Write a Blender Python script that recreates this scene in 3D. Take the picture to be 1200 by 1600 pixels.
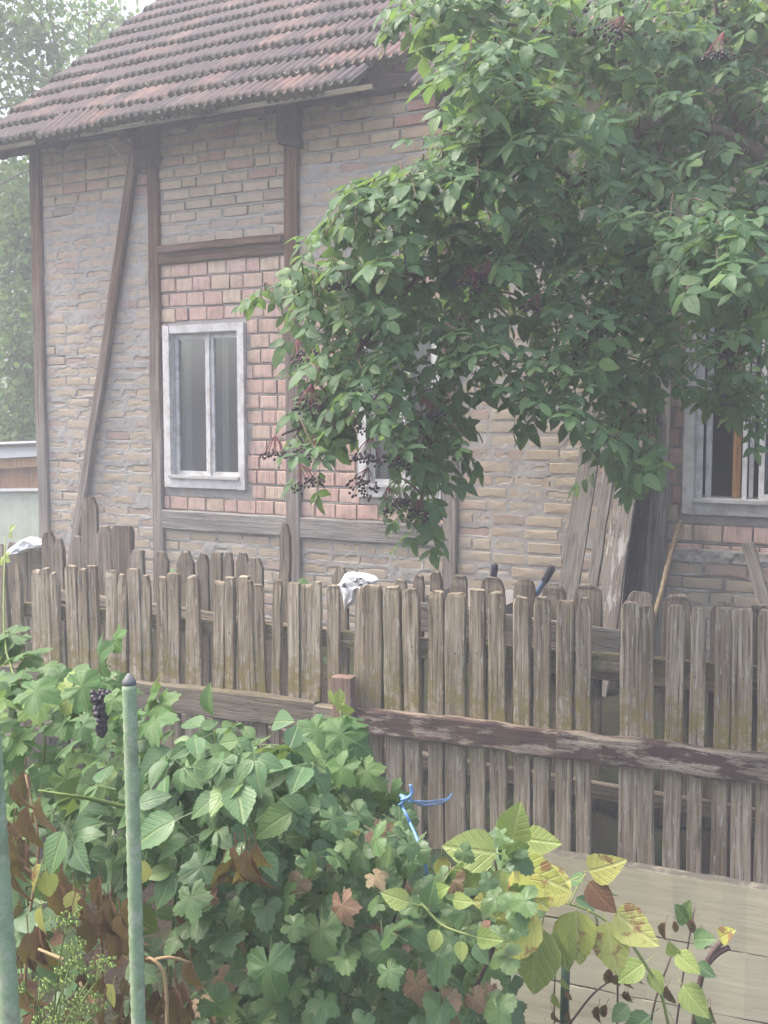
import bpy, math, random
import numpy as np
from mathutils import Vector, Matrix, Quaternion

for _o in list(bpy.data.objects): bpy.data.objects.remove(_o)
S = bpy.context.scene
COL = S.collection
R = math.radians
rnd = random.Random(7)

# ------------------------------------------------------------------ camera
YAW, PITCH, FPX, CY = R(26), R(4), 1500.0, 744.9
CAM = Vector((0, -5.9, 1.6))
cam = bpy.data.cameras.new('camera')
cam.sensor_fit = 'VERTICAL'; cam.sensor_height = 36; cam.sensor_width = 27
cam.lens = FPX/1600*36
cam.shift_y = -(800-CY)/1600
cam.clip_start = .05; cam.clip_end = 600
camo = bpy.data.objects.new('camera', cam); COL.objects.link(camo)
camo.location = CAM
camo.rotation_euler = (R(90)-PITCH, 0, YAW)
S.camera = camo
# ------------------------------------------------------------------ sky, sun, exposure
SUN_EL, SUN_AZ = R(55), R(-106)          # azimuth measured from +Y towards +X
w = bpy.data.worlds.new('World'); S.world = w; w.use_nodes = True
nt = w.node_tree; nt.nodes.clear()
sky = nt.nodes.new('ShaderNodeTexSky'); sky.sky_type = 'NISHITA'; sky.sun_disc = False
sky.sun_elevation = SUN_EL; sky.sun_rotation = SUN_AZ
sky.air_density = 1.0; sky.dust_density = 7.2; sky.ozone_density = 1.1
bg = nt.nodes.new('ShaderNodeBackground'); bg.inputs[1].default_value = .15
wo = nt.nodes.new('ShaderNodeOutputWorld')
nt.links.new(sky.outputs[0], bg.inputs[0]); nt.links.new(bg.outputs[0], wo.inputs[0])
sl = bpy.data.lights.new('sun', 'SUN'); sl.energy = 1.5; sl.angle = R(16); sl.color = (1, .95, .87)
so = bpy.data.objects.new('sun', sl); COL.objects.link(so)
sd = Vector((math.sin(SUN_AZ)*math.cos(SUN_EL), math.cos(SUN_AZ)*math.cos(SUN_EL), math.sin(SUN_EL)))
so.rotation_euler = sd.to_track_quat('Z', 'Y').to_euler(); so.location = (-6, 4, 12)
S.view_settings.view_transform = 'Standard'; S.view_settings.look = 'None'
S.view_settings.exposure = 1.95; S.view_settings.gamma = 1
S.render.engine = 'CYCLES'
S.cycles.use_denoising = True
S.cycles.max_bounces = 8; S.cycles.diffuse_bounces = 3; S.cycles.glossy_bounces = 2
S.cycles.transmission_bounces = 4; S.cycles.transparent_max_bounces = 8; S.cycles.volume_bounces = 0
S.cycles.use_adaptive_sampling = True; S.cycles.adaptive_threshold = .03

# ------------------------------------------------------------------ helpers
Fv = Vector((-math.sin(YAW), math.cos(YAW), 0)); Rv = Vector((math.cos(YAW), math.sin(YAW), 0))
CF = (Fv*math.cos(PITCH) + Vector((0, 0, -math.sin(PITCH)))); CU = Rv.cross(CF)
def ray(px, py): return CF + Rv*((px-600)/FPX) + CU*((CY-py)/FPX)
def at(px, py, d): return CAM + ray(px, py)*d
def on_plane(px, py, p0, n):
    d = ray(px, py); return CAM + d*((Vector(p0)-CAM).dot(n)/d.dot(n))
def on_y(px, py, y): return on_plane(px, py, (0, y, 0), Vector((0, 1, 0)))
def proj(p):
    v = Vector(p)-CAM; f = v.dot(CF)
    return 600+FPX*v.dot(Rv)/f, CY-FPX*v.dot(CU)/f, f
def inpoly(x, y, poly):
    c = False; j = len(poly)-1
    for i in range(len(poly)):
        xi, yi = poly[i]; xj, yj = poly[j]
        if (yi > y) != (yj > y) and x < (xj-xi)*(y-yi)/(yj-yi)+xi: c = not c
        j = i
    return c
def link(name, data, parent=None, mat=None):
    o = bpy.data.objects.new(name, data); COL.objects.link(o)
    if parent: o.parent = parent
    if mat and data and not data.materials: data.materials.append(mat)
    return o
def tag(o, label=None, cat=None, group=None, kind=None):
    if label: o['label'] = label
    if cat: o['category'] = cat
    if group: o['group'] = group
    if kind: o['kind'] = kind
    return o
def thing(name, label, cat, loc=(0, 0, 0), group=None):
    o = bpy.data.objects.new(name, None); COL.objects.link(o); o.location = loc; o.empty_display_size = .1
    return tag(o, label, cat, group)
def pm(name, V, F, mat=None, smooth=False):
    m = bpy.data.meshes.new(name); m.from_pydata([tuple(v) for v in V], [], F); m.update()
    if mat: m.materials.append(mat)
    if smooth: m.polygons.foreach_set('use_smooth', [True]*len(m.polygons))
    return m
def tri_mesh(name, V, T, mat=None, lv=None, smooth=True):
    V = np.asarray(V, np.float32); T = np.asarray(T, np.int32)
    m = bpy.data.meshes.new(name)
    m.vertices.add(len(V)); m.vertices.foreach_set('co', V.ravel())
    m.loops.add(T.size); m.loops.foreach_set('vertex_index', T.ravel())
    m.polygons.add(len(T)); m.polygons.foreach_set('loop_start', np.arange(len(T), dtype=np.int32)*3)
    m.polygons.foreach_set('use_smooth', np.full(len(T), smooth))
    m.update(calc_edges=True)
    if lv is not None:
        a = m.attributes.new('lv', 'FLOAT_VECTOR', 'POINT'); a.data.foreach_set('vector', np.asarray(lv, np.float32).ravel())
    if mat: m.materials.append(mat)
    return m
class Join:                      # collects transformed triangle templates into one mesh
    def __init__(s): s.V = []; s.T = []; s.L = []; s.n = 0
    def add(s, tpl, M):
        V, T, L = tpl
        A = np.array(M.to_3x3(), np.float32); t = np.array(M.translation, np.float32)
        s.V.append(V@A.T+t); s.T.append(T+s.n); s.L.append(L); s.n += len(V)
    def build(s, name, mat, parent=None, smooth=True):
        m = tri_mesh(name, np.concatenate(s.V), np.concatenate(s.T), mat, np.concatenate(s.L), smooth)
        return link(name, m, parent)
def box(x0, x1, y0, y1, z0, z1):
    V = [(x, y, z) for x in (x0, x1) for y in (y0, y1) for z in (z0, z1)]
    F = [(0, 1, 3, 2), (4, 6, 7, 5), (0, 4, 5, 1), (2, 3, 7, 6), (0, 2, 6, 4), (1, 5, 7, 3)]
    return V, F
def boxes(lst):
    V = []; F = []
    for b in lst:
        v, f = box(*b); n = len(V); V += v; F += [tuple(i+n for i in q) for q in f]
    return V, F
def plank(L, wd, t, n=6, j=.002, c=.12, top=None, seed=0, bow=0.0):
    """chamfered board along local Z, front face towards -Y; top = list of (dz, width scale, shift)"""
    r = random.Random(seed); cx = min(wd, t)*c
    base = [(-wd/2+cx, -t/2), (wd/2-cx, -t/2), (wd/2, -t/2+cx), (wd/2, t/2-cx), (wd/2-cx, t/2), (-wd/2+cx, t/2), (-wd/2, t/2-cx), (-wd/2, -t/2+cx)]
    rings = [(L*i/n, 1, 0) for i in range(n+1)]
    if top: rings = [q for q in rings if q[0] < L+top[0][0]-.01] + [(L+a, b, d) for a, b, d in top]
    V = []; F = []
    for k, (z, s, sh) in enumerate(rings):
        ox = r.uniform(-j, j)+bow*math.sin(math.pi*min(1, max(0, z/L))); oy = r.uniform(-j, j)
        for (x, y) in base: V.append((x*s+sh+ox+r.uniform(-j, j)*.6, y+oy+r.uniform(-j, j)*.4, z+(r.uniform(-j, j)*2 if k in (0, len(rings)-1) else 0)))
    m = len(rings)
    for k in range(m-1):
        for i in range(8):
            a = k*8+i; b = k*8+(i+1) % 8; F.append((a, b, b+8, a+8))
    F.append(tuple(range(7, -1, -1))); F.append(tuple((m-1)*8+i for i in range(8)))
    return V, F
def between(p0, p1, facing=(0, -1, 0)):
    p0 = Vector(p0); z = (Vector(p1)-p0); L = z.length; z.normalize()
    y = -Vector(facing); y = (y-z*y.dot(z)).normalized(); x = y.cross(z)
    M = Matrix((x, y, z)).transposed().to_4x4(); M.translation = p0
    return M, L
def board(name, p0, p1, wd, t, mat, parent=None, facing=(0, -1, 0), n=6, j=.002, seed=0, top=None, c=.12, bow=0):
    M, L = between(p0, p1, facing)
    V, F = plank(L, wd, t, n, j, c, top, seed, bow)
    o = link(name, pm(name, V, F, mat), parent); o.matrix_world = M if not parent else parent.matrix_world.inverted()@M
    if parent: o.matrix_local = Matrix.Translation(-Vector(parent.location))@M
    return o
def catmull(P, k=6):
    P = [Vector(p) for p in P]; out = []
    Q = [P[0]*2-P[1]]+P+[P[-1]*2-P[-2]]
    for i in range(1, len(Q)-2):
        a, b, c, d = Q[i-1:i+3]
        for s in range(k):
            t = s/k; out.append(.5*((2*b)+(c-a)*t+(2*a-5*b+4*c-d)*t*t+(3*b-a-3*c+d)*t**3))
    out.append(P[-1]); return out
def tube(P, r0, r1=None, n=6, ends=True, rf=None):
    r1 = r0 if r1 is None else r1
    V = []; T = []; m = len(P); ref = Vector((.31, .52, .79))
    for i, p in enumerate(P):
        d = (P[min(i+1, m-1)]-P[max(i-1, 0)]).normalized()
        x = d.cross(ref).normalized(); y = d.cross(x); rr = r0+(r1-r0)*i/(m-1)
        if rf: rr *= rf(i)
        for k in range(n):
            a = 2*math.pi*k/n; V.append(p+x*math.cos(a)*rr+y*math.sin(a)*rr)
    for i in range(m-1):
        for k in range(n):
            a = i*n+k; b = i*n+(k+1) % n; T += [(a, b, b+n), (a, b+n, a+n)]
    if ends:
        for k in range(1, n-1): T += [(0, k+1, k), ((m-1)*n, (m-1)*n+k, (m-1)*n+k+1)]
    return np.array([tuple(v) for v in V], np.float32), np.array(T, np.int32)
def tubes(lst):
    V = []; T = []; n = 0
    for v, t in lst: V.append(v); T.append(t+n); n += len(v)
    return np.concatenate(V), np.concatenate(T)
def ball(rad, n=5, m=4):
    V = []; T = []
    for j in range(m+1):
        for i in range(n):
            a = math.pi*j/m; b = 2*math.pi*i/n; V.append((rad*math.sin(a)*math.cos(b), rad*math.sin(a)*math.sin(b), rad*math.cos(a)))
    for j in range(m):
        for i in range(n):
            a = j*n+i; b = j*n+(i+1) % n; T += [(a, b, b+n), (a, b+n, a+n)]
    return np.array(V, np.float32), np.array(T, np.int32), np.zeros((len(V), 3), np.float32)

# vectorised value noise
_rs = np.random.RandomState(3); _tab = _rs.rand(256, 256)
def vnoise(x, y):
    xi = np.floor(x).astype(int); yi = np.floor(y).astype(int); fx = x-xi; fy = y-yi
    fx = fx*fx*(3-2*fx); fy = fy*fy*(3-2*fy)
    g = lambda a, b: _tab[a & 255, b & 255]
    return (g(xi, yi)*(1-fx)+g(xi+1, yi)*fx)*(1-fy)+(g(xi, yi+1)*(1-fx)+g(xi+1, yi+1)*fx)*fy
def fbm(x, y, o=3):
    s = 0; a = .5; t = 0
    for k in range(o): s = s+a*vnoise(x*2**k+17*k, y*2**k+31*k); t += a; a *= .5
    return s/t

# ------------------------------------------------------------------ materials
class NT:
    def __init__(s, name):
        s.m = bpy.data.materials.new(name); s.m.use_nodes = True; s.t = s.m.node_tree; s.t.nodes.clear()
        s.out = s.n('ShaderNodeOutputMaterial')
    def n(s, typ, **k):
        q = s.t.nodes.new(typ)
        for a, b in k.items(): setattr(q, a, b)
        return q
    def l(s, a, b): s.t.links.new(a, b)
    def v(s, node, i, val):
        if hasattr(val, 'is_linked') or isinstance(val, bpy.types.NodeSocket): s.l(val, node.inputs[i])
        else: node.inputs[i].default_value = val
    def math(s, op, a, b=0.0, c=None, clamp=False):
        q = s.n('ShaderNodeMath', operation=op); q.use_clamp = clamp
        s.v(q, 0, a); s.v(q, 1, b)
        if c is not None: s.v(q, 2, c)
        return q.outputs[0]
    def mix(s, f, a, b, mode='MIX'):
        q = s.n('ShaderNodeMix', data_type='RGBA', blend_type=mode); s.v(q, 0, f)
        for i, x in ((6, a), (7, b)):
            s.v(q, i, x if isinstance(x, bpy.types.NodeSocket) else (*x, 1))
        return q.outputs[2]
    def ramp(s, f, stops):
        q = s.n('ShaderNodeValToRGB'); e = q.color_ramp.elements
        while len(e) < len(stops): e.new(.5)
        for el, (p, c) in zip(e, stops):
            el.position = p; el.color = (*c, 1) if not isinstance(c, (int, float)) else (c, c, c, 1)
        s.v(q, 0, f); return q.outputs[0]
    def noise(s, vec, scale, det=4, rough=.55, out=0):
        q = s.n('ShaderNodeTexNoise'); s.l(vec, q.inputs['Vector']); q.inputs['Scale'].default_value = scale
        q.inputs['Detail'].default_value = det; q.inputs['Roughness'].default_value = rough; return q.outputs[out]
    def coords(s, scale=(1, 1, 1), mode='Object', rndoff=True):
        tc = s.n('ShaderNodeTexCoord'); mp = s.n('ShaderNodeMapping'); s.l(tc.outputs[mode], mp.inputs[0])
        mp.inputs['Scale'].default_value = scale
        if rndoff:
            oi = s.n('ShaderNodeObjectInfo'); k = s.n('ShaderNodeVectorMath', operation='SCALE'); k.inputs[0].default_value = (37, 53, 71)
            s.l(oi.outputs['Random'], k.inputs[3]); s.l(k.outputs[0], mp.inputs['Location'])
        return mp.outputs[0]
    def rand(s):
        oi = s.n('ShaderNodeObjectInfo'); ge = s.n('ShaderNodeNewGeometry')
        return s.math('FRACT', s.math('ADD', oi.outputs['Random'], ge.outputs['Random Per Island']))
    def pos(s):
        ge = s.n('ShaderNodeNewGeometry'); sp = s.n('ShaderNodeSeparateXYZ'); s.l(ge.outputs['Position'], sp.inputs[0]); return ge.outputs['Position'], sp.outputs
    def bump(s, h, st=.5, dist=.005, nrm=None):
        q = s.n('ShaderNodeBump'); q.inputs['Strength'].default_value = st; q.inputs['Distance'].default_value = dist; s.l(h, q.inputs['Height'])
        if nrm: s.l(nrm, q.inputs['Normal'])
        return q.outputs[0]
    def bsdf(s, col, rough=.8, spec=.3, nrm=None, metal=0):
        q = s.n('ShaderNodeBsdfPrincipled'); s.v(q, 'Base Color', col if isinstance(col, bpy.types.NodeSocket) else (*col, 1))
        s.v(q, 'Roughness', rough); q.inputs['Specular IOR Level'].default_value = spec; q.inputs['Metallic'].default_value = metal
        if nrm: s.l(nrm, q.inputs['Normal'])
        return q.outputs[0]
    def done(s, sh): s.l(sh, s.out.inputs[0]); return s.m

def wood(name, c_dark, c_mid, c_light, moss=0.0, mosscol=(.2, .17, .05), zlo=0, zhi=1, paint=None, paintcov=.5, speck=0.0, grain=1.0, band=None, bmp=.8, topdirt=False, crk=.8):
    k = NT(name)
    v = k.coords((70*grain, 70*grain, 2.2)); g = k.noise(v, 1, 5, .65)
    v2 = k.coords((9, 9, 1.2)); g2 = k.noise(v2, 1, 3, .5)
    v3 = k.coords((260, 260, 5)); g3 = k.noise(v3, 1, 2, .5)
    f = k.math('ADD', k.math('MULTIPLY', g, .62), k.math('MULTIPLY', g2, .38))
    col = k.ramp(f, [(.36, c_dark), (.5, c_mid), (.63, c_light)])
    col = k.mix(k.math('MULTIPLY', k.math('SUBTRACT', k.n('ShaderNodeObjectInfo').outputs['Random'], .35), .55, clamp=True), col, c_dark)
    crack = k.ramp(g3, [(.33, 1), (.42, 0)])
    col = k.mix(k.math('MULTIPLY', crack, crk), col, tuple(x*.3 for x in c_dark))
    if speck:
        s3 = k.ramp(k.noise(k.coords((90, 90, 12)), 1, 3, .6), [(.6, 0), (.68, 1)])
        col = k.mix(k.math('MULTIPLY', s3, speck), col, (.52, .5, .47))
    if moss:
        P, xyz = k.pos(); hm = k.n('ShaderNodeMapRange'); k.l(xyz[2], hm.inputs[0])
        hm.inputs[1].default_value = zhi; hm.inputs[2].default_value = zlo; hm.interpolation_type = 'SMOOTHSTEP'
        if band:
            h2 = k.n('ShaderNodeMapRange'); k.l(xyz[2], h2.inputs[0]); h2.inputs[1].default_value = band[0]; h2.inputs[2].default_value = band[1]; hmo = k.math('MULTIPLY', hm.outputs[0], k.math('MAXIMUM', h2.outputs[0], .18))
        else: hmo = hm.outputs[0]
        mn = k.ramp(k.noise(P, 19, 5, .7), [(.43, 0), (.56, 1)])
        mf = k.math('MULTIPLY', k.math('MULTIPLY', mn, hmo), moss)
        mc = k.mix(k.noise(P, 9, 2), mosscol, (.12, .11, .035))
        col = k.mix(mf, col, mc)
    h = k.math('ADD', g, k.math('MULTIPLY', g3, .6))
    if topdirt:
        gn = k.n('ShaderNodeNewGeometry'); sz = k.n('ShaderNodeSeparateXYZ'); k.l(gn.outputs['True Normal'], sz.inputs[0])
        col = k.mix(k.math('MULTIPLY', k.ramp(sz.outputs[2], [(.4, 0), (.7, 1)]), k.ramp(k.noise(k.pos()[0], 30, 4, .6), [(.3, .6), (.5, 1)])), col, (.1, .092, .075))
    if paint:
        pn = k.ramp(k.noise(k.coords((16, 16, 4)), 1, 6, .68), [(paintcov-.03, 0), (paintcov+.03, 1)])
        pc = k.mix(k.noise(k.coords((30, 30, 8)), 1, 3), paint, tuple(x*.55 for x in paint))
        col = k.mix(pn, pc, col); 
    nr = k.bump(h, bmp, .005)
    return k.done(k.bsdf(col, .85, .2, nr))

M_picket = wood('weathered_picket_wood', (.105, .08, .055), (.31, .255, .185), (.52, .455, .36), .9, (.25, .19, .05), .3, .62, speck=.6, band=(.1, .26))
M_picket2 = wood('grey_back_fence_wood', (.075, .06, .047), (.2, .17, .135), (.34, .3, .245), .3, (.1, .1, .045), .5, .85)
M_rail = wood('peeling_maroon_rail', (.12, .09, .065), (.26, .21, .165), (.42, .36, .295), .8, (.15, .15, .06), .33, .27, paint=(.1, .064, .054), paintcov=.52)
M_rail2 = wood('grey_brown_rail_wood', (.09, .075, .055), (.2, .17, .125), (.33, .285, .22), .7, (.16, .15, .05), .33, .25)
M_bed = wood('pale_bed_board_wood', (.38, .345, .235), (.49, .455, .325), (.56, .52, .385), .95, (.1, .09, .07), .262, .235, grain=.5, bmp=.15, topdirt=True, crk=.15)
M_plank = wood('grey_plank_wood', (.095, .085, .075), (.19, .175, .158), (.28, .262, .24))
M_plankw = wood('whitewashed_plank_wood', (.12, .1, .085), (.23, .2, .175), (.33, .3, .27), paint=(.52, .5, .47), paintcov=.43)
M_dark = wood('dark_old_wood', (.012, .01, .009), (.032, .026, .022), (.06, .05, .042))
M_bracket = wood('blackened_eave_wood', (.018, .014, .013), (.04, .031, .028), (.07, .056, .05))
M_screen = wood('dark_screen_board_wood', (.03, .026, .023), (.075, .064, .056), (.13, .115, .1))
M_lath = wood('pale_eave_lath_wood', (.08, .07, .05), (.18, .16, .11), (.27, .24, .17))
M_orange = wood('orange_jamb_wood', (.33, .16, .06), (.5, .27, .11), (.58, .35, .17))
M_stick = wood('yellowed_stick_wood', (.15, .11, .065), (.25, .19, .12), (.33, .26, .17))
M_barge = wood('orange_brown_barge_wood', (.3, .15, .07), (.46, .26, .14), (.55, .34, .2))
M_shedwall = wood('red_brown_shed_wood', (.2, .1, .055), (.3, .165, .095), (.36, .21, .13))

def timber():
    k = NT('red_brown_house_timber'); P, xyz = k.pos()
    g = k.noise(k.coords((60, 60, 2)), 1, 5, .65); g2 = k.noise(k.coords((8, 8, 1.5)), 1, 4, .6)
    red = k.ramp(g, [(.33, (.045, .024, .014)), (.52, (.11, .06, .034)), (.68, (.18, .11, .068))])
    gry = k.ramp(g, [(.33, (.11, .095, .085)), (.52, (.23, .205, .185)), (.68, (.34, .31, .285))])
    hm = k.n('ShaderNodeMapRange'); k.l(xyz[2], hm.inputs[0]); hm.inputs[1].default_value = 1.2; hm.inputs[2].default_value = 2.9
    f = k.math('ADD', k.math('MULTIPLY', k.math('SUBTRACT', g2, .5), 2.2), hm.outputs[0], clamp=True)
    col = k.mix(f, gry, red)
    return k.done(k.bsdf(col, .8, .25, k.bump(g, .7, .004)))
M_timber = timber()
M_greybeam = wood('grey_sill_beam_wood', (.15, .135, .125), (.27, .25, .235), (.36, .335, .31))

def brickmat(name, stops, ribs=False):
    k = NT(name); r = k.rand(); base = k.ramp(r, stops)
    for_ = k.t.nodes[-1]; for_.color_ramp.interpolation = 'LINEAR'
    P, xyz = k.pos(); n1 = k.noise(P, 55, 5, .7); n2 = k.noise(P, 11, 3, .5)
    col = k.mix(k.math('MULTIPLY', k.ramp(n1, [(.42, 0), (.68, 1)]), .38), base, (.52, .45, .39))
    col = k.mix(k.math('MULTIPLY', k.ramp(n2, [(.45, 0), (.75, 1)]), .5), col, (.2, .16, .135))
    if not ribs:
        wz = k.n('ShaderNodeMapRange'); k.l(xyz[2], wz.inputs[0]); wz.inputs[1].default_value = 3.4; wz.inputs[2].default_value = 3.1
        wash = k.math('MULTIPLY', wz.outputs[0], k.ramp(k.noise(P, 5, 4, .6), [(.3, .15), (.65, .6)]))
        col = k.mix(wash, col, (.38, .35, .315))
    h = k.math('ADD', n1, k.noise(P, 210, 2, .5))
    nr = k.bump(h, .55, .004)
    if ribs:
        wv = k.math('SINE', k.math('MULTIPLY', xyz[0], 270.0)); wv = k.math('ADD', wv, k.math('SINE', k.math('MULTIPLY', xyz[0], 113.0)))
        col = k.mix(k.math('MULTIPLY', k.math('MULTIPLY', k.ramp(wv, [(.45, 0), (.95, 1)]), n2), .6), col, (.6, .46, .38))
        nr = k.bump(wv, .4, .002, nr)
    return k.done(k.bsdf(col, .9, .15, nr))
M_buff = brickmat('buff_yellow_brick', [(0, (.4, .305, .19)), (.3, (.47, .37, .24)), (.55, (.43, .325, .21)), (.78, (.5, .41, .275)), (.88, (.44, .3, .22)), (.95, (.4, .22, .175)), (1, (.27, .21, .165))])
M_pink = brickmat('pink_hollow_brick', [(0, (.54, .345, .295)), (.3, (.61, .435, .38)), (.6, (.53, .33, .28)), (.85, (.58, .46, .35)), (1, (.5, .29, .24))], True)
def mortar():
    k = NT('grey_mortar'); P, xyz = k.pos(); n = k.noise(P, 9, 5, .6); n2 = k.noise(P, 130, 4, .6); n3 = k.noise(P, 2.3, 2)
    col = k.ramp(n, [(.3, (.28, .265, .25)), (.55, (.37, .355, .34)), (.75, (.44, .425, .41))])
    col = k.mix(k.math('MULTIPLY', k.ramp(n3, [(.4, 0), (.65, 1)]), .35), col, (.3, .26, .22))
    return k.done(k.bsdf(col, .95, .1, k.bump(k.math('ADD', n2, k.noise(P, 40, 3)), .6, .004)))
M_mortar = mortar()
def plain(name, col, rough=.7, spec=.3, nscale=20, var=.15, metal=0, bump=0, dirt=None, dirts=6):
    k = NT(name); v = k.coords(); n = k.noise(v, nscale, 4, .6)
    c = k.mix(n, tuple(x*(1-var) for x in col), tuple(min(1, x*(1+var)) for x in col))
    if dirt: c = k.mix(k.math('MULTIPLY', k.ramp(k.noise(v, dirts, 6, .7), [(.45, 0), (.65, 1)]), .7), c, dirt)
    return k.done(k.bsdf(c, rough, spec, k.bump(n, bump, .004) if bump else None, metal))
M_wpaint = plain('flaking_white_paint', (.66, .655, .65), .6, .3, 30, .08, dirt=(.36, .33, .31), dirts=9, bump=.3)
M_gpaint = plain('greyed_white_paint', (.5, .5, .5), .7, .3, 40, .12, dirt=(.3, .28, .26), dirts=11, bump=.4)
M_curtain = plain('beige_curtain_cloth', (.55, .53, .47), .9, .1, 30, .08)
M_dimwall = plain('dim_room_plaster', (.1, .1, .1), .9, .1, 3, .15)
M_house = plain('grey_plaster', (.36, .34, .32), .95, .1, 6, .15, bump=.4)
M_plastic = plain('white_crumpled_plastic', (.8, .81, .84), .4, .4, 9, .04)
M_dot = plain('dark_grey_ink', (.06, .07, .07), .7)
M_blue = plain('blue_painted_tube', (.1, .17, .28), .4, .5, 20, .2, dirt=(.16, .17, .18))
M_grip = plain('dark_rubber_grip', (.05, .05, .065), .7, .3)
M_rust = plain('dull_galvanised_tray', (.2, .2, .2), .6, .4, 12, .3, dirt=(.16, .09, .06))
M_twine = plain('blue_plastic_twine', (.16, .32, .62), .35, .5, 60, .3)
M_ssteel = plain('white_metal_roof_edge', (.72, .73, .75), .5, .4, 6, .05)
M_dgrey = plain('dark_grey_gutter', (.08, .08, .085), .5, .4)
M_render = plain('pale_green_render', (.47, .52, .44), .9, .1, 5, .08, bump=.3, dirt=(.36, .4, .33), dirts=7)
M_soil = plain('dark_garden_soil', (.055, .043, .032), .95, .1, 14, .5, bump=1)
M_cap = plain('grey_stake_cap', (.17, .175, .18), .6, .3)
M_bark = plain('brown_grey_bark', (.13, .095, .07), .9, .1, 26, .4, bump=.8)
M_bark2 = plain('pale_birch_bark', (.2, .19, .165), .9, .1, 20, .4, bump=.6)
M_stem = plain('green_plant_stem', (.15, .2, .06), .6, .3, 30, .3)
M_rstem = plain('reddish_straw_stem', (.34, .24, .13), .7, .3, 30, .3)
M_dstem = plain('dark_purple_twig', (.1, .065, .06), .7, .3, 30, .35)
M_grape = plain('dusky_purple_grape', (.05, .038, .052), .4, .4, 40, .4)
M_berry = plain('black_elderberry', (.028, .014, .026), .35, .5, 60, .5)
M_bstalk = plain('crimson_berry_stalk', (.2, .055, .075), .6, .3)
def glassm():
    k = NT('dusty_window_glass'); t = k.n('ShaderNodeBsdfTransparent'); t.inputs[0].default_value = (.8, .83, .82, 1)
    g = k.n('ShaderNodeBsdfGlossy'); g.inputs['Roughness'].default_value = .06; g.inputs[0].default_value = (.85, .92, 1, 1)
    d = k.n('ShaderNodeBsdfDiffuse'); d.inputs[0].default_value = (.45, .46, .44, 1)
    fr = k.n('ShaderNodeFresnel'); fr.inputs[0].default_value = 1.5
    a = k.n('ShaderNodeMixShader'); k.l(k.math('MULTIPLY', fr.outputs[0], 2.4, clamp=True), a.inputs[0]); k.l(t.outputs[0], a.inputs[1]); k.l(g.outputs[0], a.inputs[2])
    P, xyz = k.pos(); f = k.ramp(k.noise(P, 7, 5, .7), [(.35, .015), (.7, .09)])
    b = k.n('ShaderNodeMixShader'); k.l(f, b.inputs[0]); k.l(a.outputs[0], b.inputs[1]); k.l(d.outputs[0], b.inputs[2])
    return k.done(b.outputs[0])
M_glass = glassm()
def tilemat():
    k = NT('old_clay_roof_tile'); r = k.rand(); P, xyz = k.pos()
    base = k.ramp(r, [(0, (.09, .075, .07)), (.2, (.15, .11, .097)), (.4, (.21, .135, .11)), (.58, (.13, .1, .092)), (.72, (.3, .17, .13)), (.84, (.42, .25, .19)), (.92, (.17, .13, .115)), (1, (.08, .072, .07))])
    n1 = k.noise(P, 7, 6, .7); n2 = k.noise(P, 45, 5, .7)
    base = k.mix(.08, base, (.03, .026, .026)); col = k.mix(k.math('MULTIPLY', k.ramp(n1, [(.42, 0), (.6, 1)]), .6), base, (.055, .05, .05))
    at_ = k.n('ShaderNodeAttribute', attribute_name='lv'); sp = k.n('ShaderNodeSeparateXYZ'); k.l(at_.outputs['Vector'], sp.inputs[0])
    # crest of the ribs is painted paler as a highlight, the nose (lv.y small) is darkened as row shadow, with moss and pale lichen
    col = k.mix(k.math('MULTIPLY', k.math('MULTIPLY', sp.outputs[0], n2), 1.0, clamp=True), col, (.46, .38, .35))
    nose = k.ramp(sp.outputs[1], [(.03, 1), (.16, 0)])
    moss_shade = k.mix(k.ramp(n2, [(.4, 0), (.6, 1)]), (.03, .03, .02), (.085, .08, .05))
    col = k.mix(k.math('MULTIPLY', nose, k.ramp(k.noise(P, 17, 3), [(.36, .85), (.5, 1)])), col, moss_shade)
    li = k.math('MULTIPLY', nose, k.ramp(k.noise(P, 21, 2), [(.66, 0), (.72, 1)]))
    col = k.mix(k.math('MULTIPLY', li, .7), col, (.5, .47, .41))
    return k.done(k.bsdf(col, .75, .3, k.bump(n2, .6, .004)))
M_tile = tilemat()

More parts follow.
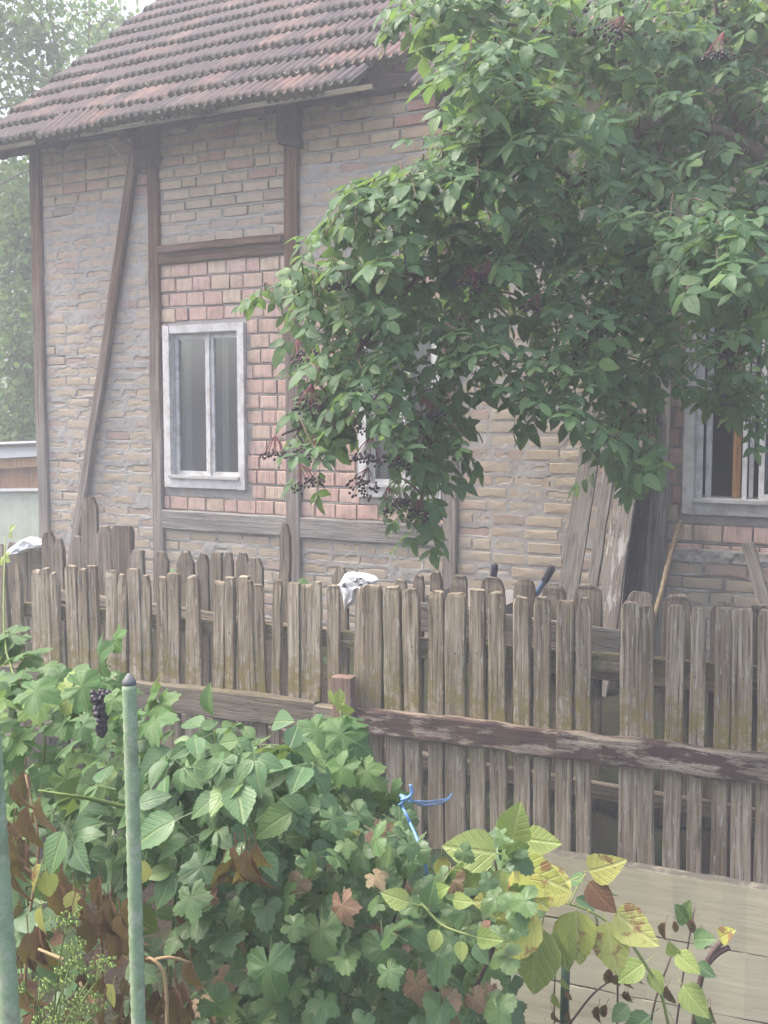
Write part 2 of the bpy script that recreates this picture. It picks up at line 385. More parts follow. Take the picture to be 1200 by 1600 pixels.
def leafmat(name, stops, trans=.35, palm=False, veins=.35, rough=.5, blotch=None, spec=.35, veincol=None, vk=34.0):
    k = NT(name); r = k.rand(); base = k.ramp(r, stops)
    a = k.n('ShaderNodeAttribute', attribute_name='lv'); sp = k.n('ShaderNodeSeparateXYZ'); k.l(a.outputs['Vector'], sp.inputs[0])
    x, y = sp.outputs[0], sp.outputs[1]
    P, xyz = k.pos(); n = k.noise(P, 38, 3, .6)
    ax = k.math('ABSOLUTE', x)
    if palm:
        ang = k.math('ARCTAN2', x, k.math('ADD', y, .02)); lat = k.math('ABSOLUTE', k.math('SINE', k.math('MULTIPLY', ang, 2.9)))
        rad = k.math('POWER', k.math('ADD', k.math('MULTIPLY', x, x), k.math('MULTIPLY', y, y)), .5)
        mid = k.ramp(k.math('MULTIPLY', lat, k.math('ADD', rad, .12)), [(.03, 1), (.09, 0)])
        sec = k.ramp(k.math('SINE', k.math('SUBTRACT', k.math('MULTIPLY', rad, vk), k.math('MULTIPLY', lat, 9))), [(.8, 0), (1, .3)])
    else:
        mid = k.ramp(ax, [(.025, 1), (.06, 0)])
        sec = k.ramp(k.math('SINE', k.math('SUBTRACT', k.math('MULTIPLY', y, vk), k.math('MULTIPLY', ax, vk*.8))), [(.7, 0), (.98, .8)])
    ve = k.math('MAXIMUM', mid, sec)
    col = k.mix(k.math('MULTIPLY', n, .4), base, k.mix(.5, base, (.03, .05, .02)))
    vc = veincol or (.3, .36, .16)
    col = k.mix(k.math('MULTIPLY', ve, veins), col, vc)
    if blotch:
        bn = k.ramp(k.noise(P, 26, 4, .65), [(.55, 0), (.62, 1)])
        col = k.mix(k.math('MULTIPLY', bn, blotch[1]), col, blotch[0])
    nr = k.bump(k.math('SUBTRACT', n, ve), .6, .0025)
    p = k.bsdf(col, rough, spec, nr)
    tl = k.n('ShaderNodeBsdfTranslucent'); k.l(k.mix(.35, col, (.3, .42, .04), 'MIX'), tl.inputs[0])
    mx = k.n('ShaderNodeMixShader'); mx.inputs[0].default_value = trans; k.l(p, mx.inputs[1]); k.l(tl.outputs[0], mx.inputs[2])
    return k.done(mx.outputs[0])
G = lambda *a: [(i/(len(a)-1), c) for i, c in enumerate(a)]
M_elder = leafmat('elder_leaf_green', G((.07, .165, .075), (.09, .2, .085), (.11, .23, .09), (.08, .18, .09), (.17, .3, .085)), .45, veins=.22, rough=.45, spec=.4)
M_elderb = leafmat('elder_leaf_backlit_green', G((.09, .2, .055), (.13, .27, .065), (.07, .17, .06)), .5, veins=.15, rough=.55, spec=.2)  # brighter copy of the elder green, backlight put into the far-side leaf colour
M_vine = leafmat('vine_leaf_green', G((.075, .175, .055), (.1, .21, .065), (.125, .24, .075), (.085, .18, .075), (.17, .28, .075)), .35, True, .45)
M_rasp = leafmat('raspberry_leaf_green', G((.085, .185, .075), (.105, .22, .09), (.135, .25, .105), (.095, .2, .095), (.17, .28, .085)), .3, veins=.4, vk=48.0, rough=.42, spec=.5)
M_curr = leafmat('currant_leaf_green', G((.065, .14, .055), (.09, .18, .065), (.12, .22, .075), (.075, .155, .07), (.16, .25, .08)), .3, True, .4, blotch=((.27, .13, .085), .07), rough=.42, spec=.5)
M_currp = leafmat('currant_leaf_pinkish', G((.3, .2, .12), (.36, .19, .14), (.28, .24, .12)), .3, True, .6, veincol=(.5, .42, .3))
M_yellow = leafmat('yellowed_leaf', G((.55, .56, .13), (.64, .62, .2), (.5, .55, .13), (.6, .62, .25)), .35, veins=.45, veincol=(.55, .58, .3), blotch=((.3, .15, .09), .9))
M_lime = leafmat('pale_green_leaf', G((.3, .4, .1), (.37, .46, .15), (.26, .37, .1)), .35, veins=.4, veincol=(.5, .55, .25))
M_dead = leafmat('withered_brown_leaf', G((.14, .07, .045), (.2, .1, .06), (.26, .14, .08), (.12, .065, .05)), .2, veins=.5, veincol=(.2, .12, .07), rough=.8)
M_birch = leafmat('birch_leaf_green', G((.1, .2, .075), (.14, .26, .09), (.17, .3, .11), (.12, .22, .1), (.22, .33, .13)), .45, veins=0, rough=.35, spec=.5)
M_dense = leafmat('dark_tree_leaf_green', G((.06, .15, .06), (.09, .19, .075), (.13, .25, .095)), .45, veins=0, rough=.35, spec=.5)
M_willow = leafmat('pale_willow_leaf', G((.2, .24, .11), (.26, .29, .14), (.3, .31, .18)), .4, veins=0)
M_umbel = plain('green_seed_head', (.27, .36, .12), .7, .2, 40, .35)
def stake():
    k = NT('green_coated_stake'); v = k.coords(); n = k.noise(v, 60, 4, .65); n2 = k.noise(v, 8, 4, .6)
    c = k.mix(n2, (.21, .31, .185), (.3, .4, .25)); c = k.mix(k.ramp(n, [(.5, 0), (.62, .75)]), c, (.4, .42, .33)); c = k.mix(k.math('MULTIPLY', k.ramp(k.noise(v, 14, 5, .7), [(.5, 0), (.62, 1)]), .55), c, (.16, .17, .11))
    return k.done(k.bsdf(c, .5, .4, k.bump(n, .3, .001)))
M_stake = stake()
M_dstake = plain('dark_green_stake_plastic', (.035, .07, .045), .5, .4, 30, .2)

# ------------------------------------------------------------------ ground, hill
def ground_z(x, y):
    t = min(1, max(0, (y+2.35)/1.1)); t = t*t*(3-2*t)
    return -.36+.36*t
V = []; F = []
xs = sorted(set([-35, -30, -20, -14, -10]+[-8+.25*i for i in range(45)]+[4, 6, 10, 13]))
ys = sorted(set([-13, -11, -8]+[-6+.16*i for i in range(48)]+[2, 3, 5, 8, 12, 18, 26, 40, 49]))
for y in ys:
    for x in xs: V.append((x, y, ground_z(x, y)+(rnd.uniform(-.025, .025) if -8 < x < 3.2 and -6 < y < 1.6 else 0)))
nx = len(xs)
for j in range(len(ys)-1):
    for i in range(nx-1): F.append((j*nx+i, j*nx+i+1, (j+1)*nx+i+1, (j+1)*nx+i))
def groundmat():
    k = NT('soil_and_grass_ground'); P, xyz = k.pos(); n = k.noise(P, .9, 5, .65); n2 = k.noise(P, 22, 5, .7)
    c = k.mix(n2, (.018, .014, .01), (.06, .046, .033)); g = k.mix(n2, (.022, .035, .012), (.055, .075, .028))
    c = k.mix(k.ramp(n, [(.45, 0), (.58, 1)]), c, g)
    return k.done(k.bsdf(c, .95, .1, k.bump(n2, 1, .03)))
go = link('ground', pm('ground', V, F, groundmat(), True)); go['kind'] = 'structure'
V = []; F = []
N = 40
for i in range(N+1):
    a = i/N; X = -35+a*34; Hh = 4.5+2.5*math.sin(a*3.0+.4)+.8*math.sin(a*13)+.5*math.sin(a*31+1)
    for k_ in range(7):
        t = k_/6; V.append((X, 30+t*16+1.0*math.sin(a*19+k_), max(-.5, Hh*math.sin(t*math.pi/2)-.3+.8*math.sin(a*27+k_*2)*(k_ > 0))))
for i in range(N):
    for k_ in range(6): F.append((i*7+k_, (i+1)*7+k_, (i+1)*7+k_+1, i*7+k_+1))
def hillmat():
    k = NT('wooded_hill'); P, xyz = k.pos(); n = k.noise(P, .9, 6, .7)
    return k.done(k.bsdf(k.ramp(n, [(.35, (.03, .06, .03)), (.65, (.09, .14, .06))]), .9, .1, k.bump(n, 1, .6)))
ho = link('hill', pm('hill', V, F, hillmat(), True)); ho['kind'] = 'structure'

# ------------------------------------------------------------------ house
EL_Y, EL_Z, SL = -.36, 3.64, R(40)            # eave line of the tiles and roof slope
house = thing('brick_house', 'old timber-framed brick house with red-brown tiled roof behind the fence', 'house', (-2.6, 0, 0))
HO = Vector(house.location)
def hpart(name, V, F, mat, parent=None, smooth=False):
    m = pm(name, [Vector(v)-HO for v in V], F, mat, smooth)
    return link(name, m, parent or house)
def hboard(name, p0, p1, wd, t, mat, parent=None, **k):
    M, L = between(p0, p1, k.pop('facing', (0, -1, 0))); V, F = plank(L, wd, t, k.get('n', 8), k.get('j', .003), k.get('c', .1), None, k.get('seed', 0), k.get('bow', 0))
    o = link(name, pm(name, V, F, mat), parent or house); o.matrix_local = Matrix.Translation(-HO)@M
    return o
XL, XR, ZT = -6.06, 1.3, 3.92
WIN = [(-4.735, -4.0, 1.01, 2.235), (-3.06, -2.445, 1.0, 2.235), (-.895, -.08, .985, 2.235)]
# core walls: plaster inside shell with window openings, sides and back
core = []
def core_front(x0, x1, z0, z1): core.append((x0, x1, .05, .2, z0, z1))
edges = [XL]+[e for q in WIN for e in q[:2]]+[XR]
for i in range(0, len(edges), 2): core_front(edges[i], edges[i+1], -.4, ZT)
for q in WIN: core_front(q[0], q[1], -.4, q[2]); core_front(q[0], q[1], q[3], ZT)
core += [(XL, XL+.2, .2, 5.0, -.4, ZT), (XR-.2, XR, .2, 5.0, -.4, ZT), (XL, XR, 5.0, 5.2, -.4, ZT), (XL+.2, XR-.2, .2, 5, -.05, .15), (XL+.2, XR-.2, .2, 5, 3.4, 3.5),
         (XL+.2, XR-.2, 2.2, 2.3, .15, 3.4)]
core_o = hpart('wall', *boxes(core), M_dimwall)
# gable triangles
gz = ZT; ry = 2.6
for gx in (XL, XR-.2):
    hpart('gable', [(gx, .1, gz), (gx, 5.1, gz), (gx, 2.6, gz+2.5*math.tan(SL)-.1), (gx+.2, .1, gz), (gx+.2, 5.1, gz), (gx+.2, 2.6, gz+2.5*math.tan(SL)-.1)],
          [(0, 2, 1), (3, 4, 5), (0, 3, 5, 2), (1, 2, 5, 4)], M_house)
PX = [-6.005, -4.815, -3.59, -2.385, -1.04]
PW = [.11, .1, .115, .105, .12]
panels = []     # x0,x1,z0,z1, kind
def pn(i, z0, z1, kind): panels.append((PX[i]+PW[i]/2-.01, (PX[i+1]-PW[i+1]/2+.01) if i < 4 else XR, z0, z1, kind))
pn(0, 0, 3.9, 'buff')
pn(1, 2.83, 3.9, 'buff'); pn(1, .83, 2.7, 'pink'); pn(1, 0, .68, 'buff')
pn(2, 2.5, 3.9, 'buff'); pn(2, .83, 2.5, 'pink'); pn(2, 0, .68, 'buff')
pn(3, 0, 3.9, 'buff')
pn(4, 2.4, 3.9, 'buff'); pn(4, .7, 2.4, 'pink'); pn(4, 0, .7, 'buff')
bricks = []
def cover(x, z, kind, i, bo=0):
    """how far the mortar is smeared over the brick edges (metres); negative = raked clean"""
    n = fbm(x*7, z*26, 3)-.5; n2 = fbm(x*3.1+5, z*5.1, 2)-.5
    if kind == 'pink': return -.002+.010*n+.012*np.maximum(0, n2)
    if i == 0: a = np.clip((3.32-z)/.18, 0, 1); a = a*(.85+.3*np.clip((z-.6)/.7, 0, 1))
    elif i == 1: a = np.clip((3.08-z)/.15, 0, 1)*.62
    elif i == 4: a = np.clip((3.4-z)/.2, 0, 1)*1.25
    elif i == 6: a = .75+0*z
    elif i == 7: a = np.clip((3.3-z)/.2, 0, 1)*1.55
    elif i in (3,): a = .8+0*z
    else: a = .55+0*z
    return -.003+a*(.0165+.019*n+.02*n2+bo)+.006*n
MV = []; MF = []; mvn = 0
for pi, (x0, x1, z0, z1, kind) in enumerate(panels):
    ph, bl, jz = (.112, .168, .011) if kind == 'pink' else (.0855, .238, .018)
    nrow = int(round((z1-z0)/ph)); ph = (z1-z0)/nrow
    st = .0095
    gx = np.arange(x0, x1+st, st); gz_ = np.arange(z0, z1+st, st*.95); gx[-1] = x1; gz_[-1] = z1
    GX, GZ = np.meshgrid(gx, gz_)
    sag = .006*np.sin(GX*2.1+pi)*(np.clip(GZ, 0, 3)/3)
    row = np.clip(((GZ-z0-sag*0)/ph).astype(int), 0, nrow-1)
    s = np.full(GX.shape, -.02); bo = np.zeros(GX.shape)
    for r_ in range(nrow):
        off = (0 if r_ % 2 else -.5)*bl+rnd.uniform(-.03, .03); x = x0+off
        zc = z0+(r_+.5)*ph; hh = ph-jz*rnd.uniform(.75, 1.2)
        mk = row == r_
        while x < x1-.03:
            wd = bl*rnd.choice([1, 1, 1, 1, .93, 1.05, .55 if kind == 'buff' else .7])
            a, b = max(x, x0+.004), min(x+wd, x1-.004); x += wd
            if b-a < .05: continue
            g = jz*.42; a += g; b -= g
            h2 = hh*rnd.uniform(.93, 1.0); cz = zc+rnd.uniform(-.003, .003)
            if any(a < q[1]-.02 and b > q[0]+.02 and cz+h2/2 > q[2]+.02 and cz-h2/2 < q[3]-.02 for q in WIN):
                # cut at the window edge
                for q in WIN:
                    if a < q[1]-.02 and b > q[0]+.02 and cz+h2/2 > q[2]+.02 and cz-h2/2 < q[3]-.02:
                        if a < q[0]-.05: b = q[0]-.012
                        elif b > q[1]+.05: a = q[1]+.012
                        else: a = b
                if b-a < .04: continue
            bricks.append((a, b, cz-h2/2, cz+h2/2, kind, pi))
            d = np.minimum(np.minimum(GX-a, b-GX)*1.7, np.minimum((GZ-(cz-h2/2))*1.25, ((cz+h2/2)-GZ)*.9))
            inb = mk & (d > -.012); lo_, hi_ = (-.006, .006) if pi != 7 else (-.005, .014)
            bo = np.where(inb, (rnd.uniform(lo_, hi_) if rnd.random() > .1 else .03) if kind == 'buff' else 0, bo)
            s = np.where(mk, np.maximum(s, d), s)
    c = cover(GX, GZ, kind, pi, bo)
    smear = np.clip(c/.012, 0, 1)
    fine = fbm(GX*34, GZ*34, 3)-.5; lump = fbm(GX*6, GZ*14, 2)-.5
    joint = .005-.0105*smear-.006*fine*(.5+smear)-.003*lump*smear      # y of the mortar face, - is proud
    if pi == 7: joint = joint*.6
    Y = np.where(s < np.maximum(c, -.001), joint, .02)
    # feather edge
    
    # rough crumbled band under the right window
    if pi == 9: Y = np.where(GZ < .78, -.012-.03*fine, Y)
    nxx, nzz = len(gx), len(gz_)
    P = np.stack([GX, Y, GZ], -1).reshape(-1, 3)
    idx = np.arange(nxx*nzz).reshape(nzz, nxx)
    q0 = idx[:-1, :-1].ravel(); q1 = idx[:-1, 1:].ravel(); q2 = idx[1:, 1:].ravel(); q3 = idx[1:, :-1].ravel()
    cxm = P[q0, 0]+st/2; czm = P[q0, 2]+st/2; keep = np.ones(len(q0), bool)
    for q in WIN: keep &= ~((cxm > q[0]+.02) & (cxm < q[1]-.02) & (czm > q[2]+.02) & (czm < q[3]-.02))
    # drop cells fully buried behind bricks
    buried = (Y.ravel()[q0] > .015) & (Y.ravel()[q1] > .015) & (Y.ravel()[q2] > .015) & (Y.ravel()[q3] > .015)
    keep &= ~buried
    T = np.concatenate([np.stack([q0, q1, q2], 1)[keep], np.stack([q0, q2, q3], 1)[keep]])
    MV.append(P); MF.append(T+mvn); mvn += len(P)
mm = tri_mesh('mortar', np.concatenate(MV)-np.array(HO), np.concatenate(MF), M_mortar, None, True)
mort = link('mortar', mm, core_o)
# backing sheet so that no gap shows behind the bricks
hpart('backing', *boxes([(q0, q1, .022, .049, -.3, ZT) for q0, q1 in zip(edges[::2], edges[1::2])]+[(q[0], q[1], .022, .049, -.3, q[2]) for q in WIN]+[(q[0], q[1], .022, .049, q[3], ZT) for q in WIN]), M_mortar, core_o)
# brick meshes: unit box with chamfer, jittered
def brick_var(seed):
    r = random.Random(seed); V = []; F = []
    def rg(y, i, jt):
        for (x, z) in ((-1, -1), (1, -1), (1, 1), (-1, 1)):
            V.append((x*(.5-i[0])+r.uniform(-jt, jt)*.5, y, z*(.5-i[1])+r.uniform(-jt, jt)))
    rg(.03, (0, 0), 0); rg(-.0, (.003, .01), .02); rg(-.004, (.022, .07), .03)
    for k in range(2):
        for i in range(4):
            a = k*4+i; b = k*4+(i+1) % 4; F.append((a, b, b+4, a+4))
    # centre point gives the face a slight swell
    V.append((r.uniform(-.2, .2), -.0055+r.uniform(-.002, .002), r.uniform(-.2, .2)))
    for i in range(4): F.append((8+i, 8+(i+1) % 4, 12))
    return V, F
BV = [brick_var(i) for i in range(10)]
canopy = [(615, 0), (640, 60), (690, 100), (712, 110), (690, 190), (560, 285), (500, 335), (440, 410), (385, 455), (440, 500), (445, 560), (438, 640), (415, 700), (470, 745), (530, 775), (560, 700), (585, 790), (620, 850), (655, 870), (690, 800), (745, 715), (760, 645), (860, 690), (905, 680), (930, 760), (1000, 780), (1040, 780), (1060, 690), (1085, 600), (1130, 650), (1165, 640), (1200, 700), (1230, 700), (1230, -40), (615, -40)]
def bscore(b):
    c = ((b[0]+b[1])/2, 0, (b[2]+b[3])/2); x, y, f = proj(c)
    if not (60 < x < 1200 and 165 < y < 940) or inpoly(x, y, canopy) or y > 850+.06*x: return 0
    return (b[1]-b[0])*(b[3]-b[2])/f/f*(1.5 if b[4] == 'pink' or b[2] > 2.8 else 1)
order = sorted(range(len(bricks)), key=lambda i: -bscore(bricks[i]))
ind = set(order[:300]); rest = {'buff': ([], []), 'pink': ([], [])}
meshes = {}
for k_ in ('buff', 'pink'):
    for v_ in range(10): meshes[k_, v_] = pm('brick', *BV[v_], M_buff if k_ == 'buff' else M_pink)
for i, b in enumerate(bricks):
    v_ = rnd.randrange(10); wd, hh = b[1]-b[0], b[3]-b[2]; cx, cz = (b[0]+b[1])/2, (b[2]+b[3])/2
    yo = rnd.uniform(-.004, .004); rot = rnd.uniform(-.012, .012)
    if i in ind:
        o = link('brick', meshes[b[4], v_], core_o); o.location = Vector((cx, yo, cz))-HO; o.scale = (wd, 1, hh); o.rotation_euler = (0, rot, rnd.uniform(-.01, .01))
    else:
        V, F = rest[b[4]]; n = len(V); V += [(cx+x*wd, yo+y, cz+z*hh) for x, y, z in BV[v_][0]]; F += [tuple(q+n for q in f) for f in BV[v_][1]]
for k_ in rest:
    if rest[k_][0]: tag(hpart('brick_remainder', *rest[k_], M_buff if k_ == 'buff' else M_pink, core_o), kind='stuff')
# posts, beams, brace
tops = [3.74, 3.74, 3.74, 3.74, 3.74]
for i in range(5):
    hboard('post', (PX[i], .02, -.3), (PX[i]+(.0 if i else -.005), .02, tops[i]), PW[i], .11, M_timber, n=14, j=.004, seed=i, c=.08)
hboard('post', (XR-.06, .02, -.3), (XR-.06, .02, 3.74), .12, .11, M_timber, n=8, seed=9)
hboard('beam', (PX[1]+.055, .012, 2.765), (PX[2]-.06, .012, 2.772), .142, .09, M_timber, n=10, j=.004, seed=21)
hboard('moulding', (PX[1]+.06, -.045, 2.80), (PX[2]-.065, -.045, 2.806), .045, .03, M_timber, n=8, j=.003, seed=22)
for i, (a, b) in enumerate(((1, 2), (2, 3))):
    hboard('beam', (PX[a]+PW[a]/2, .014, .755), (PX[b]-PW[b]/2, .014, .757), .15, .09, M_greybeam, n=8, j=.004, seed=31+i)
p0 = on_y(213, 225, -.04); p1 = on_y(117, 850, -.04)
hboard('brace', p1+(p1-p0)*.12, p0, .076, .05, M_timber, n=12, j=.004, seed=40, bow=.012)
# wall plate, brackets at the post heads, rafter tails
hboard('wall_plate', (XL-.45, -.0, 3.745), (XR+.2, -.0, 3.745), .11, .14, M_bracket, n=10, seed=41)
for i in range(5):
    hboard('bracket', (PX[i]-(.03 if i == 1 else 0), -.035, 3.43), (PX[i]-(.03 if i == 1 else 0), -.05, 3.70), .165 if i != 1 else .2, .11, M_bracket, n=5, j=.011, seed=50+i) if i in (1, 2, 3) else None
for i in range(13):
    x = XL-.1+i*.6+.12
    d = Vector((0, math.cos(SL), math.sin(SL))); a = Vector((x, EL_Y+.03, EL_Z-.055))
    hboard('rafter', a, a+d*1.2, .07, .08, M_dark, n=2, seed=60+i, facing=(0, -math.sin(SL), math.cos(SL)))
M_ = hboard('eave_lath', (XL-.4, EL_Y-.005, EL_Z-.012), (-2.78, EL_Y-.005, EL_Z-.012), .035, .022, M_lath, n=16, j=.004, seed=70)
hboard('eave_lath', (-2.72, EL_Y+.02, EL_Z-.02), (XR, EL_Y+.02, EL_Z-.03), .035, .022, M_dark, n=10, j=.004, seed=71)
# roof deck and back slope
RL = 3.98; c_, s_ = math.cos(SL), math.sin(SL)
def rp(x, l, h=0): return Vector((x, EL_Y+l*c_-h*s_, EL_Z+l*s_+h*c_))
XA, XB = -6.42, 1.4
V = [rp(XA, .5, -.045), rp(XB, .5, -.045), rp(XB, RL, -.045), rp(XA, RL, -.045), rp(XA, .5, -.015), rp(XB, .5, -.015), rp(XB, RL, -.015), rp(XA, RL, -.015)]
deckF = [(0, 3, 2, 1), (4, 5, 6, 7), (0, 1, 5, 4), (2, 3, 7, 6), (1, 2, 6, 5), (0, 4, 7, 3)]
roof = hpart('roof', V, deckF, M_dark)
ridge = rp(0, RL, 0)
V = [(XA, ridge.y, ridge.z-.05), (XB, ridge.y, ridge.z-.05), (XB, 5.6, EL_Z), (XA, 5.6, EL_Z), (XA, ridge.y, ridge.z+.02), (XB, ridge.y, ridge.z+.02), (XB, 5.6, EL_Z+.06), (XA, 5.6, EL_Z+.06)]
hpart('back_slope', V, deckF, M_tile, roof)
hboard('verge_board', rp(XA+.01, .0, -.06), rp(XA+.01, RL, -.06), .1, .025, M_dark, roof, facing=(-1, 0, 0), n=6)
# tiles
TW, TG, TLN = .205, .318, .40
def tile_tpl(seed):
    r = random.Random(seed); prof = []
    n = 18
    for i in range(n+1):
        u = i/n; ph_ = (u*3) % 1
        crest = max(0.0, math.cos((ph_-.5)*2*math.pi))**.8
        prof.append((u*(TW+.012)-TW/2, .004+.026*crest, crest))
    V = []; T = []; Lv = []
    L = [0, .02, .2, TLN]
    for k, l in enumerate(L):
        for (x, h, cr) in prof:
            hh = h+(.0 if k else -.003)+r.uniform(-.0008, .0008)
            V.append((x, l, hh)); Lv.append((cr*.9, l/TLN, 0))
    m = len(prof)
    for k in range(len(L)-1):
        for i in range(m-1):
            a = k*m+i; T += [(a, a+1, a+1+m), (a, a+1+m, a+m)]
    b = len(V)
    for (x, h, cr) in prof: V.append((x, .008, h-.055)); Lv.append((0, 0, 0))      # thick nose
    for i in range(m-1): T += [(b+i, b+i+1, i+1), (b+i, i+1, i)]
    b2 = len(V)
    for (x, h, cr) in prof: V.append((x, .3, h-.016)); Lv.append((0, 0, 0))
    for i in range(m-1): T += [(b2+i, b2+i+1, b+i+1), (b2+i, b+i+1, b+i)]
    for e in (0, m-1):                                   # side walls
        a0 = e; q = [a0, a0+m, a0+2*m, a0+3*m]
        T += [(b+e, a0, b2+e), (a0, a0+2*m, b2+e)] if e == 0 else [(b+e, b2+e, a0), (a0, b2+e, a0+2*m)]
    return np.array(V, np.float32), np.array(T, np.int32), np.array(Lv, np.float32)
TT = [tile_tpl(i) for i in range(5)]
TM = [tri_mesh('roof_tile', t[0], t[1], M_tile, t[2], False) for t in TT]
tiles = []
ncol = int((XB-XA)/TW); nrowt = 12
tilt = Matrix.Rotation(SL, 4, 'X')
for r_ in range(nrowt):
    for c__ in range(ncol):
        x = XA+.1+c__*TW+rnd.uniform(-.005, .005)+(r_ % 2)*.02
        l = r_*TG-.02+rnd.uniform(-.02, .02)+.012*math.sin(x*1.9+r_*.7)
        h = .042+.016*math.sin(x*1.3+1)*(1-r_/12)+rnd.uniform(-.003, .004); rz = rnd.uniform(-.03, .03); rx = -.105
        if r_ == 0 and -2.92 < x < -2.5: continue
        if r_ == 1 and -2.7 < x < -2.58: continue
        if r_ == 0 and -2.5 <= x < -1.7: l -= .1+.06*rnd.random(); rz = -.22+rnd.uniform(-.07, .07); h += -.03; rx = .06
        if r_ == 1 and -2.58 <= x < -1.9: l -= .09; rz = -.14; h -= .02
        if r_ == 0 and -5.6 < x < -4.9: l -= .035*(1+.6*math.sin(x*9)); rx = .02; h -= .01
        if r_ == 1 and -5.2 < x < -4.6: l -= .04; rz += .04
        M = Matrix.Translation(rp(x, l, h))@tilt@Matrix.Rotation(rz, 4, 'Z')@Matrix.Rotation(rx, 4, 'X')
        px_, py_, f_ = proj(rp(x, l, h))
        vis = -30 < px_ < 1230 and -60 < py_ and not inpoly(px_, py_, canopy)
        tiles.append((0 if vis else 1, f_, M))
tiles.sort(key=lambda q: (q[0], q[1])); jt = Join()
for i, (vi, f_, M) in enumerate(tiles):
    q = rnd.randrange(5)
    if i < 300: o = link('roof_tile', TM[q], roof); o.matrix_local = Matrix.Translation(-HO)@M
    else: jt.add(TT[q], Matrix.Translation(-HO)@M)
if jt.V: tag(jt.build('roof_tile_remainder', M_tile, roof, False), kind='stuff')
for i in range(20):
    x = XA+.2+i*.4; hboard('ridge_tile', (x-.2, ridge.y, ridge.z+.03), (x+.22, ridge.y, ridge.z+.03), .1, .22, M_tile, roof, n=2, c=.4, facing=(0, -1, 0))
hboard('loose_straw', rp(-5.0, -.02, -.07)+Vector((0, 0, 0)), rp(-5.0, -.02, -.07)+Vector((.22, .02, -.2)), .008, .006, M_lath, n=4, j=.004)
# windows
def window(q, style):
    x0, x1, z0, z1 = q; fw = .058
    y0 = -.032
    fr = [(x0, x0+fw, y0, .06, z0, z1), (x1-fw, x1, y0, .06, z0, z1), (x0+fw, x1-fw, y0+.003, .06, z1-fw, z1), (x0+fw, x1-fw, y0+.003, .06, z0, z0+fw*1.25)]
    V, F = boxes(fr); r = random.Random(int(x0*100)); V = [(a+r.uniform(-.002, .002), b+r.uniform(-.002, .002), c+r.uniform(-.003, .003)) for a, b, c in V]
    wn = hpart('window', V, F, M_wpaint if style != 'open' else M_gpaint)
    hpart('sill', *boxes([(x0+fw-.01, x1-fw+.01, y0-.022, .0, z0+fw*1.25, z0+fw*1.25+.022)]), M_gpaint, wn)
    a, b, c, d = x0+fw, x1-fw, z0+fw*1.25+.002, z1-fw
    hpart('reveal', *boxes([(a, a+.012, .0, .2, c, d), (b-.012, b, .0, .2, c, d), (a+.012, b-.012, .0, .2, d-.012, d), (a+.012, b-.012, .003, .2, c, c+.022)]), M_gpaint, wn)
    a += .012; b -= .012; d -= .012; c += .022
    if style == 'open':
        # left casement folded inwards, bare jamb, right casement half open
        hpart('sash', *boxes([(a+.0, a+.03, .01, .06, c, d), (a+.045, a+.075, .07, .12, c, d)]), M_wpaint, wn)
        hpart('jamb', *boxes([(-.632, -.586, .10, .16, c, d)]), M_orange, wn)
        hpart('sash', *boxes([(-.57, -.545, .02, .07, c, d), (-.535, -.512, .05, .09, c, d), (-.48, -.45, .02, .06, c, d), (b-.03, b, .02, .06, c, d), (-.45, b-.03, .02, .06, c, c+.03), (-.45, b-.03, .02, .06, d-.03, d)]), M_wpaint, wn)
        hpart('pane', *boxes([(-.45, b-.03, .036, .042, c+.03, d-.03)]), M_glass, wn)
        return wn
    xm = a+(b-a)*.535; sw = .026
    for (s0, s1) in ((a, xm-.012), (xm+.012, b)):
        hpart('sash', *boxes([(s0, s0+sw, .028, .06, c, d), (s1-sw, s1, .028, .06, c, d), (s0+sw, s1-sw, .03, .06, c, c+sw), (s0+sw, s1-sw, .03, .06, d-sw*1.3, d)]), M_wpaint, wn)
        hpart('pane', *boxes([(s0+sw, s1-sw, .042, .046, c+sw, d-sw*1.3)]), M_glass, wn)
    hpart('mullion', *boxes([(xm-.011, xm+.011, .01, .062, c, d)]), M_wpaint, wn)
    # curtains hanging inside
    for (s0, s1) in ((a+.03, a+.10), (xm+.06, xm+.13)):
        V = []; F = []; n = 9
        for k in range(n+1):
            x = s0+(s1-s0)*k/n; y = .1+.012*math.sin(k*1.9)
            V += [(x, y, c-.1), (x, y, d+.1)]
        F = [(2*k, 2*k+2, 2*k+3, 2*k+1) for k in range(n)]
        hpart('curtain', V, F, M_curtain, wn, True)
    return wn
window(WIN[0], 'shut'); window(WIN[1], 'shut'); window(WIN[2], 'open')

